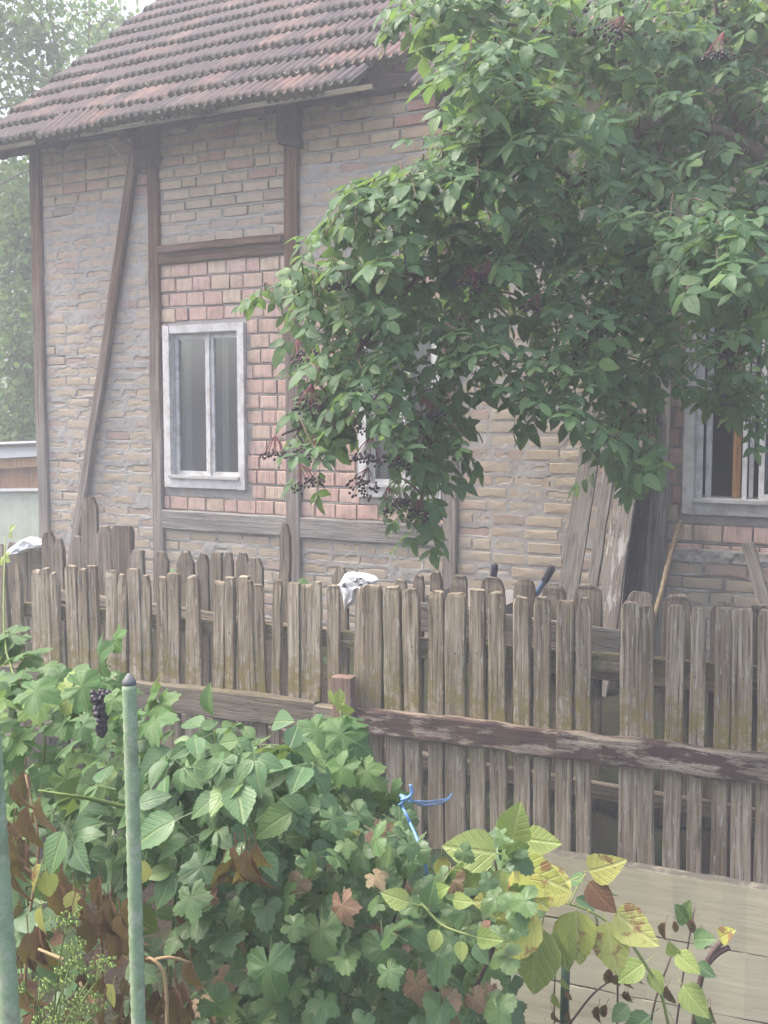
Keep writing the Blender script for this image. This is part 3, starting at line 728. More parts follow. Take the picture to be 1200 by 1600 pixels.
# ------------------------------------------------------------------ front picket fence
FP = Vector((-1.835, -2.13, 0)); FD = Vector((.996, .094, 0)).normalized(); FN = Vector((FD.y, -FD.x, 0))   # FN towards the camera
def fpx(px): return on_plane(px, 1000, FP, FN)
def fz(px, py): return on_plane(px, py, FP, FN).z
fence = thing('picket_fence', 'weathered grey-brown picket fence with peeling maroon rail across the garden', 'fence', (FP.x, FP.y, -.36))
fence_o = fence.location.copy()
def top_variant(r, wd):
    k = r.choice('ccccffpr')
    if k == 'c': return [(-.035, 1, 0), (-.012, .86, 0), (0, .62, 0)]
    if k == 'p': return [(-.06, 1, 0), (0, .4, r.uniform(-.01, .01))]
    if k == 'r': return [(-.03, 1, 0), (-.015, .9, .002), (-.004, .7, .003), (0, .45, .004)]
    return [(-.012, 1, 0), (0, .93, 0)]
r = random.Random(11)
def picket(par, po, base, lean, hgt, wd, th, mat, fac, seed, z0=-.36):
    b = Vector(base); b.z = z0
    t = b+Vector((FD.x*lean, FD.y*lean, hgt-z0))
    M, L = between(b, t, fac)
    V, F = plank(L, wd, th, 9, .0022, .1, top_variant(random.Random(seed), wd), seed)
    o = link('picket', pm('picket', V, F, mat), par); o.matrix_local = Matrix.Translation(-Vector(po))@M
    return o
# the right-hand run: picket left edges measured along the fence
run_r = [567, 606, 637, 671, 700, 737, 770, 806, 838, 872, 905, 972, 1003, 1043, 1080, 1117, 1150, 1189, 1224, 1262]
wid_r = [32, 27, 25, 26, 30, 25, 28, 27, 26, 25, 25, 29, 27, 27, 26, 28, 36, 28, 30, 30]
for i, (x, wd) in enumerate(zip(run_r, wid_r)):
    a = fpx(x); b = fpx(x+wd); W = (b-a).length*r.uniform(.9, 1.04)
    top = 1.6-(fence_top := (.775+r.uniform(-.012, .012)))
    picket(fence, fence_o, (a+b)/2, r.uniform(-.012, .012)-.012, top, W, r.uniform(.034, .044), M_picket, FN, 100+i)
run_l = [-22, 0, 16, 50, 68, 84, 108, 126, 145, 162, 180, 205, 222, 245, 262, 286, 304, 327, 350, 369, 387, 402, 421, 450, 467, 486, 513, 547]
for i, x in enumerate(run_l):
    wd = r.choice([15, 16, 18, 19, 20]) if x < 500 else 21
    a = fpx(x); b = fpx(x+wd); W = (b-a).length*.9
    picket(fence, fence_o, (a+b)/2+FN*r.uniform(-.01, .004), r.uniform(-.03, .03), .805+r.uniform(-.02, .02)+(.0 if x > 100 else -.015), W, r.uniform(.024, .032), M_picket, FN, 200+i)
def fboard(name, par, po, px0, px1, z, h, t, off, mat, seed, n=14, j=.004, z1=None):
    a = fpx(px0)+FN*off; b = fpx(px1)+FN*off; a.z = z; b.z = z if z1 is None else z1
    M, L = between(a, b, FN); V, F = plank(L, h, t, n, j, .1, None, seed)
    o = link(name, pm(name, V, F, mat), par); o.matrix_local = Matrix.Translation(-Vector(po))@M
    return o
fboard('rail', fence, fence_o, 566, 1330, .225, .11, .05, .045, M_rail, 301, 22, .007)
fboard('rail', fence, fence_o, -60, 500, .215, .13, .045, .042, M_rail2, 302, 16, .006)
fboard('rail', fence, fence_o, -60, 1330, .56, .075, .03, -.042, M_rail2, 303, 18, .004)
a = fpx(503)+FN*.04; M_x = fboard('rail_splice', fence, fence_o, 500, 562, .21, .12, .04, .05, M_rail2, 304, 3)
a = fpx(546)+FN*.062; a.z = -.36; b = a.copy(); b.z = .415
M, L = between(a, b, FN); V, F = plank(L, .095, .06, 6, .003, .1, None, 305)
o = link('post', pm('post', V, F, wood('reddish_post_wood', (.13, .08, .06), (.25, .17, .13), (.36, .27, .22))), fence); o.matrix_local = Matrix.Translation(-fence_o)@M
tag(o, 'short reddish stub post in front of the pickets')
M_nail = plain('rusty_nail', (.09, .05, .035), .8)
nm = tri_mesh('nail', *ball(.003, 6, 4)[:2], M_nail)
for o in [c for c in fence.children if c.name.startswith('picket')]:
    for zz in ((.56,) if r.random() < .65 else ()):
        q = link('nail', nm, o); q.location = (r.uniform(-.012, .012), -max(v.co.y for v in o.data.vertices)-.0005, zz+.36+r.uniform(-.01, .01))
# ------------------------------------------------------------------ back fence
BY = -1.765
fence2 = thing('back_fence', 'darker rough board fence standing between picket fence and house', 'fence', (-2.6, BY, 0)); f2o = fence2.location.copy()
BN = Vector((0, -1, 0))
def bpx(px, y=BY): return on_y(px, 900, y)
back = [(70, 18, 832), (88, 14, 842), (112, 20, 838), (131, 22, 776), (153, 22, 822), (177, 30, 822), (208, 20, 860), (240, 22, 862), (280, 26, 862), (308, 18, 866), (331, 18, 864), (352, 14, 864), (369, 18, 864), (389, 24, 872), (440, 16, 818), (520, 24, 885), (615, 20, 905), (645, 16, 898), (672, 17, 893), (702, 26, 898), (752, 36, 903), (800, 34, 906), (851, 36, 912), (900, 44, 914), (980, 42, 924), (1040, 44, 930), (1110, 40, 940), (1168, 44, 945), (1230, 44, 950)]
for i, (x, wd, ty) in enumerate(back):
    a = bpx(x); b = bpx(x+wd); W = abs(b.x-a.x)*(1.12 if x < 200 else 1.0)
    tz = on_y(x+wd/2, ty, BY).z
    bb = (a+b)/2; bb.z = ground_z(0, BY)-.1; tt = bb.copy(); tt.z = tz; tt.x += r.uniform(-.012, .012)
    M, L = between(bb, tt, BN)
    rt = [(-.05, 1, 0), (-.02, .85, 0), (-.004, .6, 0), (0, .4, 0)] if x > 600 else random.Random(i).choice([[(-.06, 1, 0), (0, .35, .004)], [(-.05, 1, 0), (0, .5, 0)], [(-.03, 1, 0), (0, .75, .01)]])
    V, F = plank(L, W, .024, 8, .003, .1, rt, 400+i)
    o = link('picket', pm('picket', V, F, M_picket2), fence2); o.matrix_local = Matrix.Translation(-f2o)@M
def bboard(name, p0, p1, y, h, t, mat, seed, par=fence2, po=f2o, n=12, j=.003):
    a = on_y(*p0, y); b = on_y(*p1, y); M, L = between(a, b, BN); V, F = plank(L, h, t, n, j, .1, None, seed)
    o = link(name, pm(name, V, F, mat), par); o.matrix_local = Matrix.Translation(-Vector(po))@M
    return o
bboard('rail', (70, 925), (545, 998), BY-.03, .06, .035, M_picket2, 450)
bboard('rail', (600, 1010), (1260, 1085), BY-.03, .07, .035, M_picket2, 451)
bboard('rail', (70, 1085), (1260, 1290), BY-.03, .07, .035, M_picket2, 452)
# wide grey boards propped along the back fence
for i, (p0, p1, h, yy) in enumerate((((630, 958), (968, 1008), .135, BY-.062),)):
    a = on_y(*p0, yy); b = on_y(*p1, yy); M, L = between(a, b, BN); V, F = plank(L, h, .022, 10, .003, .1, None, 470+i)
    o = link('loose_plank', pm('loose_plank', V, F, M_plank)); o.matrix_world = M
    tag(o, 'long grey plank lying lengthwise between the two fences', 'plank')
# ------------------------------------------------------------------ garden bed boards
BP = CAM+Vector((FN.x, FN.y, 0))*-2.9; BP.z = 0
def gpx(px, py): return on_plane(px, py, BP, FN)
bed = thing('raised_bed', 'pale grey board edge of a raised bed in front of the fence', 'raised bed', tuple(gpx(1000, 1560))); bedo = bed.location.copy()
za = gpx(1020, 1356).z; L0 = gpx(770, 1400); L1 = gpx(1290, 1400)
for i in range(3):
    zc = za-.1-i*.2035; a = L0.copy(); b = L1.copy(); a.z = zc; b.z = zc+.004*i
    M, L = between(a, b, FN); V, F = plank(L, .2, .04, 14, .002, .06, None, 500+i)
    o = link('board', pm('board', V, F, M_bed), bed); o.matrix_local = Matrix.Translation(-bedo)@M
# dark vertical board screen behind the plants at the left
sc_ = thing('board_screen', 'low dark screen of upright boards half hidden behind the green plants', 'screen', (0, 0, 0))
SP = CAM+Vector((FN.x, FN.y, 0))*-3.3; SP.z = 0
def spx(px, py): return on_plane(px, py, SP, FN)
sc_.location = spx(300, 1500); sco = sc_.location.copy()
for i in range(17):
    x = 60+i*29; a = spx(x, 1400); b = spx(x+27, 1400); W = (b-a).length*.94; c = (a+b)/2; c.z = -.36; t = c.copy(); t.z = .2+r.uniform(-.02, .02); t += FD*r.uniform(-.01, .01)
    M, L = between(c, t, FN); V, F = plank(L, W, .02, 5, .002, .1, None, 540+i)
    o = link('board', pm('board', V, F, M_screen), sc_); o.matrix_local = Matrix.Translation(-sco)@M
# ------------------------------------------------------------------ planks and stick leaning on the house
def lean(name, p0, p1, y0, y1, wd, t, mat, label, cat, seed, fac=(0, -1, .1)):
    a = on_y(*p0, y0); b = on_y(*p1, y1); a2 = a+(a-b)*((a.z+.0)/(b.z-a.z)) if a.z > 0 else a
    M, L = between(a2, b, fac); V, F = plank(L, wd, t, 10, .003, .08, None, seed)
    o = link(name, pm(name, V, F, mat)); o.matrix_world = M; return tag(o, label, cat)
lean('leaning_plank', (882, 960), (932, 640), -.42, -.13, .12, .028, M_plank, 'wide grey plank leaning on the wall, leftmost of the leaning boards', 'plank', 601)
lean('leaning_plank', (919, 960), (964, 655), -.46, -.15, .062, .035, M_plank, 'narrow grey plank leaning between the wide grey and the whitewashed boards', 'plank', 602)
lean('leaning_plank', (951, 960), (997, 640), -.48, -.16, .115, .04, M_plankw, 'plank with flaking whitewash leaning against the brick wall', 'plank', 603)
lean('leaning_plank', (985, 970), (1022, 560), -.36, -.1, .1, .03, M_dark, 'dark plank leaning beside the whitewashed one', 'plank', 604)
lean('leaning_plank', (1012, 990), (1034, 470), -.22, -.09, .15, .03, M_plank, 'tall brownish board standing upright against the timber post by the open window', 'plank', 605)
a = on_y(1012, 1000, -.55); b = on_y(1063, 815, -.12); a = a+(a-b)*.6
P = [a+(b-a)*(i/8)+Vector((.004*math.sin(i*1.7), 0, 0)) for i in range(9)]
o = link('wooden_stick', tri_mesh('wooden_stick', *tube(P, .017, .0145, 8), M_stick)); tag(o, 'thin pale wooden stick leaning under the open window', 'stick')
a = on_y(1215, 1010, -.3); b = on_y(1168, 850, -.1)
M, L = between(a+(a-b)*.6, b, (0, -1, 0)); V, F = plank(L, .07, .02, 6, .003, .1, None, 611)
o = link('leaning_lath', pm('leaning_lath', V, F, M_plank)); o.matrix_world = M; tag(o, 'short grey lath leaning at the right edge under the open window', 'lath')
# ------------------------------------------------------------------ wheelbarrow, only its handles rise above the fence
wb = thing('wheelbarrow', 'parked wheelbarrow whose two blue handles with dark grips rise above the fence', 'wheelbarrow', (-1.95, -.95, 0)); wbo = Vector(wb.location)
def wpart(name, VT, mat, par=wb, sm=True):
    m = tri_mesh(name, VT[0]-np.array(wbo, np.float32), VT[1], mat, None, sm); return link(name, m, par)
h1 = [on_y(773, 884, -1.3), on_y(769, 912, -1.28), on_y(760, 960, -1.2), on_y(750, 1010, -1.0)]
h2 = [on_y(862, 888, -1.3), on_y(851, 908, -1.28), on_y(832, 937, -1.24), on_y(806, 980, -1.1), on_y(795, 1010, -.95)]
for hh in (h1, h2):
    c = catmull(hh, 6); wpart('handle', tube(c[5:], .0155, .0155, 8), M_blue)
    wpart('grip', tube([c[0]+(c[0]-c[1]).normalized()*.012, c[0], c[2], c[4], c[6]], .0195, .0185, 8, rf=lambda i: .6 if i == 0 else 1), M_grip)
x0, y0 = -2.25, -1.0
V = [(x0, y0, .5), (x0+.55, y0, .52), (x0+.55, y0+.7, .5), (x0, y0+.7, .48), (x0+.1, y0+.15, .28), (x0+.45, y0+.15, .28), (x0+.45, y0+.55, .26), (x0+.1, y0+.55, .26)]
F = [(0, 1, 5, 4), (1, 2, 6, 5), (2, 3, 7, 6), (3, 0, 4, 7), (4, 5, 6, 7)]
link('tray', pm('tray', [Vector(v)-wbo for v in V], F, M_rust), wb)
ring = [Vector((x0+.275, y0+.78+.17*math.cos(a_*math.pi/10), .17+.17*math.sin(a_*math.pi/10))) for a_ in range(21)]
wpart('wheel', tube(ring, .035, .035, 8), M_grip)
for sx in (.08, .47):
    wpart('leg', tube([Vector((x0+sx, y0+.05, .4)), Vector((x0+sx, y0-.02, .0))], .014, .014, 6), M_blue)
# ------------------------------------------------------------------ crumpled white plastic on the fences
def sheet(name, pts, y, mat, label, cat, sub=3, thick=.012, jit=.007, seed=0, par=None):
    """crumpled, folded-over piece of plastic built as a closed lump: outline ring, raised ridge, back"""
    rr = random.Random(seed); P = [on_y(px, py, y) for px, py in pts]; c = sum(P, Vector())/len(P)
    V = []; n = len(P); F = []
    for k, (sc, dy) in enumerate(((1, 0), (.72, -thick*1.6), (.35, -thick*1.1))):
        for p in P:
            q = c+(p-c)*sc; V.append(q+Vector((rr.uniform(-jit, jit)*.35, dy+rr.uniform(-jit, jit)*(k > 0), rr.uniform(-jit, jit)*.35)))
    V.append(c+Vector((0, -thick*.4, 0)))
    for k in range(2):
        for i in range(n): a = k*n+i; b = k*n+(i+1) % n; F += [(a, b, b+n), (a, b+n, a+n)]
    for i in range(n): F.append((2*n+i, 2*n+(i+1) % n, 3*n))
    b0 = len(V)
    for p in P: V.append(c+(p-c)*.85+Vector((0, thick*3, 0)))
    for i in range(n): F += [(i, b0+i, b0+(i+1) % n), (i, b0+(i+1) % n, (i+1) % n)]
    F.append(tuple(range(b0, b0+n)))
    m = pm(name, V, F, mat); o = link(name, m); tag(o, label, cat); return o, c
out = [(525, 917), (531, 910), (540, 896), (546, 894), (553, 893), (556, 896), (562, 894), (574, 896), (588, 901), (592, 906), (587, 914), (584, 918), (571, 921), (566, 918), (560, 919), (553, 921), (551, 930), (550, 942), (546, 949), (538, 955), (537, 946), (535, 928)]
cp, cc = sheet('plastic_sheet', out, -2.02, M_plastic, 'crumpled white spotted plastic piece hooked over the picket fence', 'plastic piece', seed=3)
for (px, py) in ((536, 913), (554, 909), (563, 904), (561, 914), (575, 911), (536, 917)):
    q = on_y(px, py, -2.055); rad = .004
    VV = [q+Vector((rad*1.3*math.cos(t), -.0, rad*math.sin(t))) for t in [k*math.pi/3 for k in range(6)]]+[q+Vector((rad*1.3*math.cos(t), .03, rad*math.sin(t))) for t in [k*math.pi/3 for k in range(6)]]
    FF = [tuple(range(6))]+[(i, (i+1) % 6, (i+1) % 6+6, i+6) for i in range(6)]
    link('spot', pm('spot', VV, FF, M_dot), cp)
sheet('plastic_sheet', [(6, 866), (14, 858), (32, 846), (46, 838), (58, 842), (66, 850), (64, 856), (52, 856), (42, 860), (28, 866), (14, 869)], -1.2, M_plastic, 'folded white plastic sheet lying on fence boards at the left edge', 'plastic sheet', seed=5, thick=.02, jit=.012)
stub = thing('fence_stub', 'short grey boards of a side fence under the folded white sheet', 'fence', (on_y(40, 900, -1.1).x, -1.1, 0)); sto = Vector(stub.location)
for i, (x, ty) in enumerate(((-8, 850), (12, 848), (28, 846), (44, 850), (57, 852))):
    a = on_y(x+8, 900, -1.1); a.z = -.1; t = on_y(x+8, ty, -1.1)
    M, L = between(a, t, (0, -1, 0)); V, F = plank(L, .085, .022, 6, .003, .1, [(-.04, 1, 0), (0, .6, 0)], 630+i)
    o = link('picket', pm('picket', V, F, M_picket2), stub); o.matrix_local = Matrix.Translation(-sto)@M
# ------------------------------------------------------------------ shed beyond the house corner
SY = 2.0
def sy(px, py, y=SY): return on_y(px, py, y)
shed = thing('garden_shed', 'low shed with white roof edge and pale green wall left of the house', 'shed', tuple(sy(30, 900))); shed.location.z = 0; sho = Vector(shed.location)
def shp(name, V, F, mat): return link(name, pm(name, [Vector(v)-sho for v in V], F, mat), shed)
def quadbox(name, pxs, y0, y1, mat):
    f_ = [sy(px, py, y0) for px, py in pxs]; b_ = [p+Vector((0, y1-y0, 0)) for p in f_]
    return shp(name, f_+b_, [(0, 1, 2, 3), (7, 6, 5, 4), (0, 4, 5, 1), (1, 5, 6, 2), (2, 6, 7, 3), (3, 7, 4, 0)], mat)
quadbox('roof_edge', [(-140, 724), (90, 711), (90, 693), (-140, 702)], SY-.1, SY+2.4, M_ssteel)
quadbox('gutter', [(-140, 703), (90, 694), (90, 691), (-140, 699)], SY-.16, SY+2.4, M_dgrey)
quadbox('flashing', [(-140, 700), (90, 690.5), (90, 688), (-140, 696)], SY-.13, SY+2.4, M_ssteel)
quadbox('barge_board', [(-140, 741), (90, 727), (90, 712), (-140, 725)], SY-.04, SY+.02, M_barge)
quadbox('upper_wall', [(-140, 768), (90, 764), (90, 726), (-140, 740)], SY+.03, SY+2.3, M_shedwall)
quadbox('ledge', [(-140, 769), (90, 767), (90, 763), (-140, 765)], SY-.05, SY+2.3, M_ssteel)
lo = [sy(-140, 769), sy(90, 767)]; lo = [Vector((p.x, SY, p.z)) for p in lo]
shp('lower_wall', [(lo[0].x, SY, -.1), (lo[1].x, SY, -.1), tuple(lo[1]), tuple(lo[0]), (lo[0].x, SY+2.3, -.1), (lo[1].x, SY+2.3, -.1), (lo[1].x, SY+2.3, lo[1].z), (lo[0].x, SY+2.3, lo[0].z)],
    [(0, 1, 2, 3), (7, 6, 5, 4), (0, 4, 5, 1), (1, 5, 6, 2), (2, 6, 7, 3), (3, 7, 4, 0)], M_render)

# ------------------------------------------------------------------ leaf templates
def ovate(L, W, n=6, fold=.25, droop=.25, serr=0.0, power=.8, x0=0, y0=0, seed=0, crumple=0):
    rr = random.Random(seed); V = []; T = []; Lv = []
    for i in range(n+1):
        t = i/n; hw = W/2*max(0, math.sin(math.pi*t**power))**.85
        if serr and 0 < i < n: hw *= 1+serr*(1 if i % 2 else -1)
        z = -droop*L*t*t; y = L*t
        for s in (-1, 0, 1):
            V.append((s*hw+rr.uniform(-crumple, crumple), y+rr.uniform(-crumple, crumple), z+abs(s)*hw*fold+rr.uniform(-crumple, crumple)))
            Lv.append((s*hw/(W/2)*.5, t, 0))
    for i in range(n):
        for s in (0, 1):
            a = i*3+s; T += [(a, a+1, a+4), (a, a+4, a+3)]
    return np.array(V, np.float32), np.array(T, np.int32), np.array(Lv, np.float32)
def xf(tpl, M):
    A = np.array(M.to_3x3(), np.float32); return tpl[0]@A.T+np.array(M.translation, np.float32), tpl[1], tpl[2]
def merge(lst):
    V = []; T = []; L = []; n = 0
    for v, t, l in lst: V.append(v); T.append(t+n); L.append(l); n += len(v)
    return np.concatenate(V), np.concatenate(T), np.concatenate(L)
def strip(p0, p1, wd, droop=0):
    P = [Vector(p0).lerp(Vector(p1), t)+Vector((0, 0, -droop*t*t)) for t in (0, .5, 1)]
    v, t = tube(P, wd, wd*.7, 4, False); return v, t, np.full((len(v), 3), (0, 0, 0), np.float32)
def elder_leaf(seed):
    rr = random.Random(seed); npair = rr.choice([2, 2, 3]); Lr = .15 if npair == 2 else .19
    parts = [strip((0, 0, 0), (0, Lr, 0), .0016, .02)]
    L = rr.uniform(.075, .1)
    M = Matrix.Translation((0, Lr, -.02))@Matrix.Rotation(rr.uniform(-.2, .2), 4, 'Z')@Matrix.Rotation(-rr.uniform(.1, .5), 4, 'X')
    parts.append(xf(ovate(L*1.1, L*rr.uniform(.48, .6), 6, rr.uniform(.05, .35), rr.uniform(.0, .4), seed=seed, crumple=.002), M))
    for k in range(npair):
        y = Lr*(.42+.5*k/(npair-1)) if npair > 1 else Lr*.5
        for s in (-1, 1):
            l2 = L*rr.uniform(.85, 1.05)*(.88 if k == 0 else 1)
            M = Matrix.Translation((0, y+rr.uniform(-.005, .005), -.02*(y/Lr)**2))@Matrix.Rotation(-s*rr.uniform(.95, 1.25), 4, 'Z')@Matrix.Rotation(rr.uniform(-.45, .15), 4, 'X')@Matrix.Rotation(s*rr.uniform(-.3, .3), 4, 'Y')
            parts.append(xf(ovate(l2, l2*rr.uniform(.46, .6), 6, rr.uniform(.05, .35), rr.uniform(-.05, .4), seed=seed+k, crumple=.002), M))
    return merge(parts)
def lobed(Rr, seed, nl=5, depth=.3, serr=.05, dome=.2, petiole=.05):
    rr = random.Random(seed); nb = 40; V = [(0, 0, 0)]; Lv = [(0, 0, 0)]; T = []
    droop = rr.uniform(.1, .45); wav = rr.uniform(0, 6)
    rings = (.5, 1)
    for f in rings:
        for i in range(nb):
            th = -math.pi*.93+2*math.pi*.93*i/(nb-1)
            u_ = ((th*nl/(2*math.pi))+.5) % 1*2-1; lob = (1-abs(u_))**.75*.8+.2*abs(math.cos(th*nl/2))
            rad = Rr*(1-depth+depth*lob)*(1-.28*(abs(th)/math.pi)**2)*(1+serr*(1 if i % 2 else -1)*(f == 1))
            if f < 1: rad = Rr*f*.85*(1-.2*(abs(th)/math.pi)**2)
            x = math.sin(th)*rad; y = math.cos(th)*rad
            z = -dome*(x*x+y*y)/Rr*f+.05*Rr*math.sin(th*5+wav)*f-droop*max(0, y)**2/Rr*.8
            V.append((x*.95, y+.0, z+rr.uniform(-.02, .02)*Rr)); Lv.append((x/Rr, y/Rr, 0))
    for i in range(nb-1):
        T.append((0, 1+i+1, 1+i)); a = 1+i; b = 1+nb+i; T += [(a, a+1, b+1), (a, b+1, b)]
    m = (np.array(V, np.float32), np.array(T, np.int32), np.array(Lv, np.float32))
    return merge([m, strip((0, -petiole*.9, -petiole*.5), (0, 0, 0), .0013)])
def simple_leaf(L, W, seed, serr=.05, droop=.3, n=12, petiole=.03, power=.75, fold=.2):
    return merge([xf(ovate(L, W, n, fold, droop, serr, power, seed=seed), Matrix.Translation((0, petiole, 0))), strip((0, 0, 0), (0, petiole, 0), .0013)])
def trifoliate(seed, L=.085):
    rr = random.Random(seed); parts = [strip((0, 0, 0), (0, .06, 0), .0014)]
    for a, s in ((0, 1.12), (1.1, .9), (-1.1, .9)):
        M = Matrix.Translation((0, .06, 0))@Matrix.Rotation(a+rr.uniform(-.15, .15), 4, 'Z')@Matrix.Rotation(-rr.uniform(0, .5), 4, 'X')
        parts.append(xf(simple_leaf(L*s, L*s*.68, seed+int(a*10), .045, rr.uniform(.15, .5), 12, .008, .72, rr.uniform(.1, .35)), M))
    return merge(parts)
def dead_leaf(seed, L=.07):
    return simple_leaf(L, L*.45, seed, .08, .7, 8, .025, .8, .9)
def orient(p, d, up, roll=0.0, s=1.0):
    y = Vector(d).normalized(); z = Vector(up); z = z-y*z.dot(y)
    if z.length < 1e-4: z = y.orthogonal()
    z.normalize(); x = y.cross(z); M = Matrix((x, y, z)).transposed().to_4x4()
    M = M@Matrix.Rotation(roll, 4, 'Y')@Matrix.Scale(s, 4); M.translation = p; return M
class Plant:
    """leaves: the nearest `cap` become objects of their own, the rest one 'stuff' part"""
    def __init__(s, root, cap=300): s.root = root; s.o = Vector(root.location); s.cap = cap; s.items = []
    def add(s, key, tpls, mat, M, name='leaf'): s.items.append((key, tpls, mat, M, name))
    def flush(s, restname='foliage'):
        cache = {}; its = sorted(s.items, key=lambda q: q[0]); rest = {}
        for i, (k, tpl, mat, M, name) in enumerate(its):
            Ml = Matrix.Translation(-s.o)@M
            if i < s.cap:
                c = (id(tpl), mat.name)
                if c not in cache: cache[c] = tri_mesh(name, tpl[0], tpl[1], mat, tpl[2])
                o = link(name, cache[c], s.root); o.matrix_local = Ml
            else: rest.setdefault(mat.name, (mat, Join()))[1].add(tpl, Ml)
        for mn, (mat, j) in rest.items(): tag(j.build(restname, mat, s.root), kind='stuff')
    def stem(s, P, r0, r1, mat, name='stem', n=6, k=5):
        v, t = tube(catmull(P, k), r0, r1, n); return link(name, tri_mesh(name, v-np.array(s.o, np.float32), t, mat), s.root)
# ------------------------------------------------------------------ elder tree
et = thing('elder_tree', 'large elder tree with dark berries overhanging the fence from the right', 'tree', tuple(at(1330, 640, 4.55))); et.location.z = ground_z(0, -1)
E = Plant(et, 300); r = random.Random(23)
base = Vector(et.location)
LIMB = {
 'a': [(1262, 430, 4.6), (1215, 280, 4.5), (1150, 222, 4.42), (1040, 190, 4.3), (960, 235, 4.1), (900, 285, 4.0), (800, 370, 3.85), (660, 425, 3.7), (520, 450, 3.55), (440, 468, 3.5)],
 'b': [(1215, 280, 4.5), (1152, 190, 4.55), (1130, 90, 4.6), (1110, -60, 4.6)],
 'c': [(1130, 90, 4.6), (1000, 55, 4.4), (860, 50, 4.2), (740, 30, 4.1), (650, 25, 4.0)],
 'd': [(900, 285, 4.0), (840, 235, 3.7), (815, 130, 3.45), (765, 95, 3.3)],
 'e': [(800, 370, 3.85), (725, 500, 3.7), (685, 640, 3.6), (655, 800, 3.55)],
 'f': [(1040, 190, 4.3), (1005, 330, 3.9), (960, 470, 3.7), (975, 610, 3.7), (1005, 735, 3.7)],
 'g': [(1215, 280, 4.5), (1190, 400, 4.2), (1160, 530, 4.05), (1140, 610, 4.0)],
 'h': [(660, 425, 3.7), (565, 540, 3.55), (490, 650, 3.45), (440, 680, 3.4)],
 'i': [(960, 470, 3.7), (890, 570, 3.6), (850, 650, 3.55)],
 'j': [(840, 235, 3.7), (740, 250, 3.6), (640, 290, 3.6), (560, 310, 3.6)],
 'k': [(1000, 55, 4.4), (950, -20, 4.0), (900, -60, 3.8)],
 'l': [(1005, 330, 3.9), (1090, 370, 3.5), (1170, 380, 3.3), (1210, 420, 3.2)]}
samples = []
for kx, pts in LIMB.items():
    P = catmull([at(*p) for p in pts], 6)
    r0 = {'a': .05, 'b': .035, 'c': .022, 'g': .018}.get(kx, .013)
    v, t = tube(P, r0, .004, 7)
    link('limb' if r0 > .03 else 'branch', tri_mesh('limb', v-np.array(E.o, np.float32), t, M_bark), et)
    samples += [(p, kx) for p in P[3 if kx in 'ab' else 0:]]
tr = catmull([base-Vector((0, 0, .15)), base+Vector((-.03, 0, .8)), at(1290, 520, 4.6), at(1262, 430, 4.6)], 6)
v, t = tube(tr, .085, .052, 9); link('trunk', tri_mesh('trunk', v-np.array(E.o, np.float32), t, M_bark), et)
ETPL = [elder_leaf(i) for i in range(16)]
def bad(x, y): return (x-567)**2+(y-738)**2 < 46**2 or (x > 1080 and y > 700) or (1040 < x < 1085 and 620 < y) or (770 < x < 900 and y > 690)
tips = [(q[0], q[1], 0) for q in [(415, 462), (465, 425), (490, 500), (492, 590), (476, 640), (460, 685), (500, 725), (652, 825), (640, 775), (690, 690), (672, 600), (695, 545), (665, 650), (640, 715), (690, 500), (715, 650), (630, 740), (612, 770), (570, 295), (530, 325), (720, 135), (650, 55), (735, 690), (850, 655), (900, 645), (950, 725), (1000, 745), (1028, 735), (1130, 615), (1165, 600), (1120, 590), (1150, 640), (1188, 625), (1100, 540), (1175, 560), (1135, 545), (1080, 520), (1110, 625), (1142, 600), (1165, 665), (1195, 590), (1078, 570), (1205, 650), (660, 700), (600, 700), (560, 640), (905, 330), (690, 740), (630, 30), (700, 60)]]; tries = 0
holes = [(770, 640, 30), (735, 625, 26), (880, 640, 26), (905, 245, 24), (955, 200, 22), (575, 735, 40), (686, 610, 16), (686, 480, 14), (1060, 640, 26), (1100, 560, 20)]
while len(tips) < 420 and tries < 60000:
    tries += 1; px, py = r.uniform(395, 1235), r.uniform(-40, 865)
    if not all(inpoly(px+a, py+b, canopy) for a, b in ((-26 if py < 380 else -36, 0), (26 if py < 600 else 30, 0), (0, -24), (0, 30 if py < 500 else 36))) and not (px > 1165 and py < 560): continue
    if bad(px, py): continue
    if any((px-a)**2+(py-b)**2 < c*c for a, b, c in holes): continue
    if any((px-a)**2+(py-b)**2 < 23**2 for a, b, _ in tips): continue
    tips.append((px, py, 0))
lv_n = 0; twigs = []
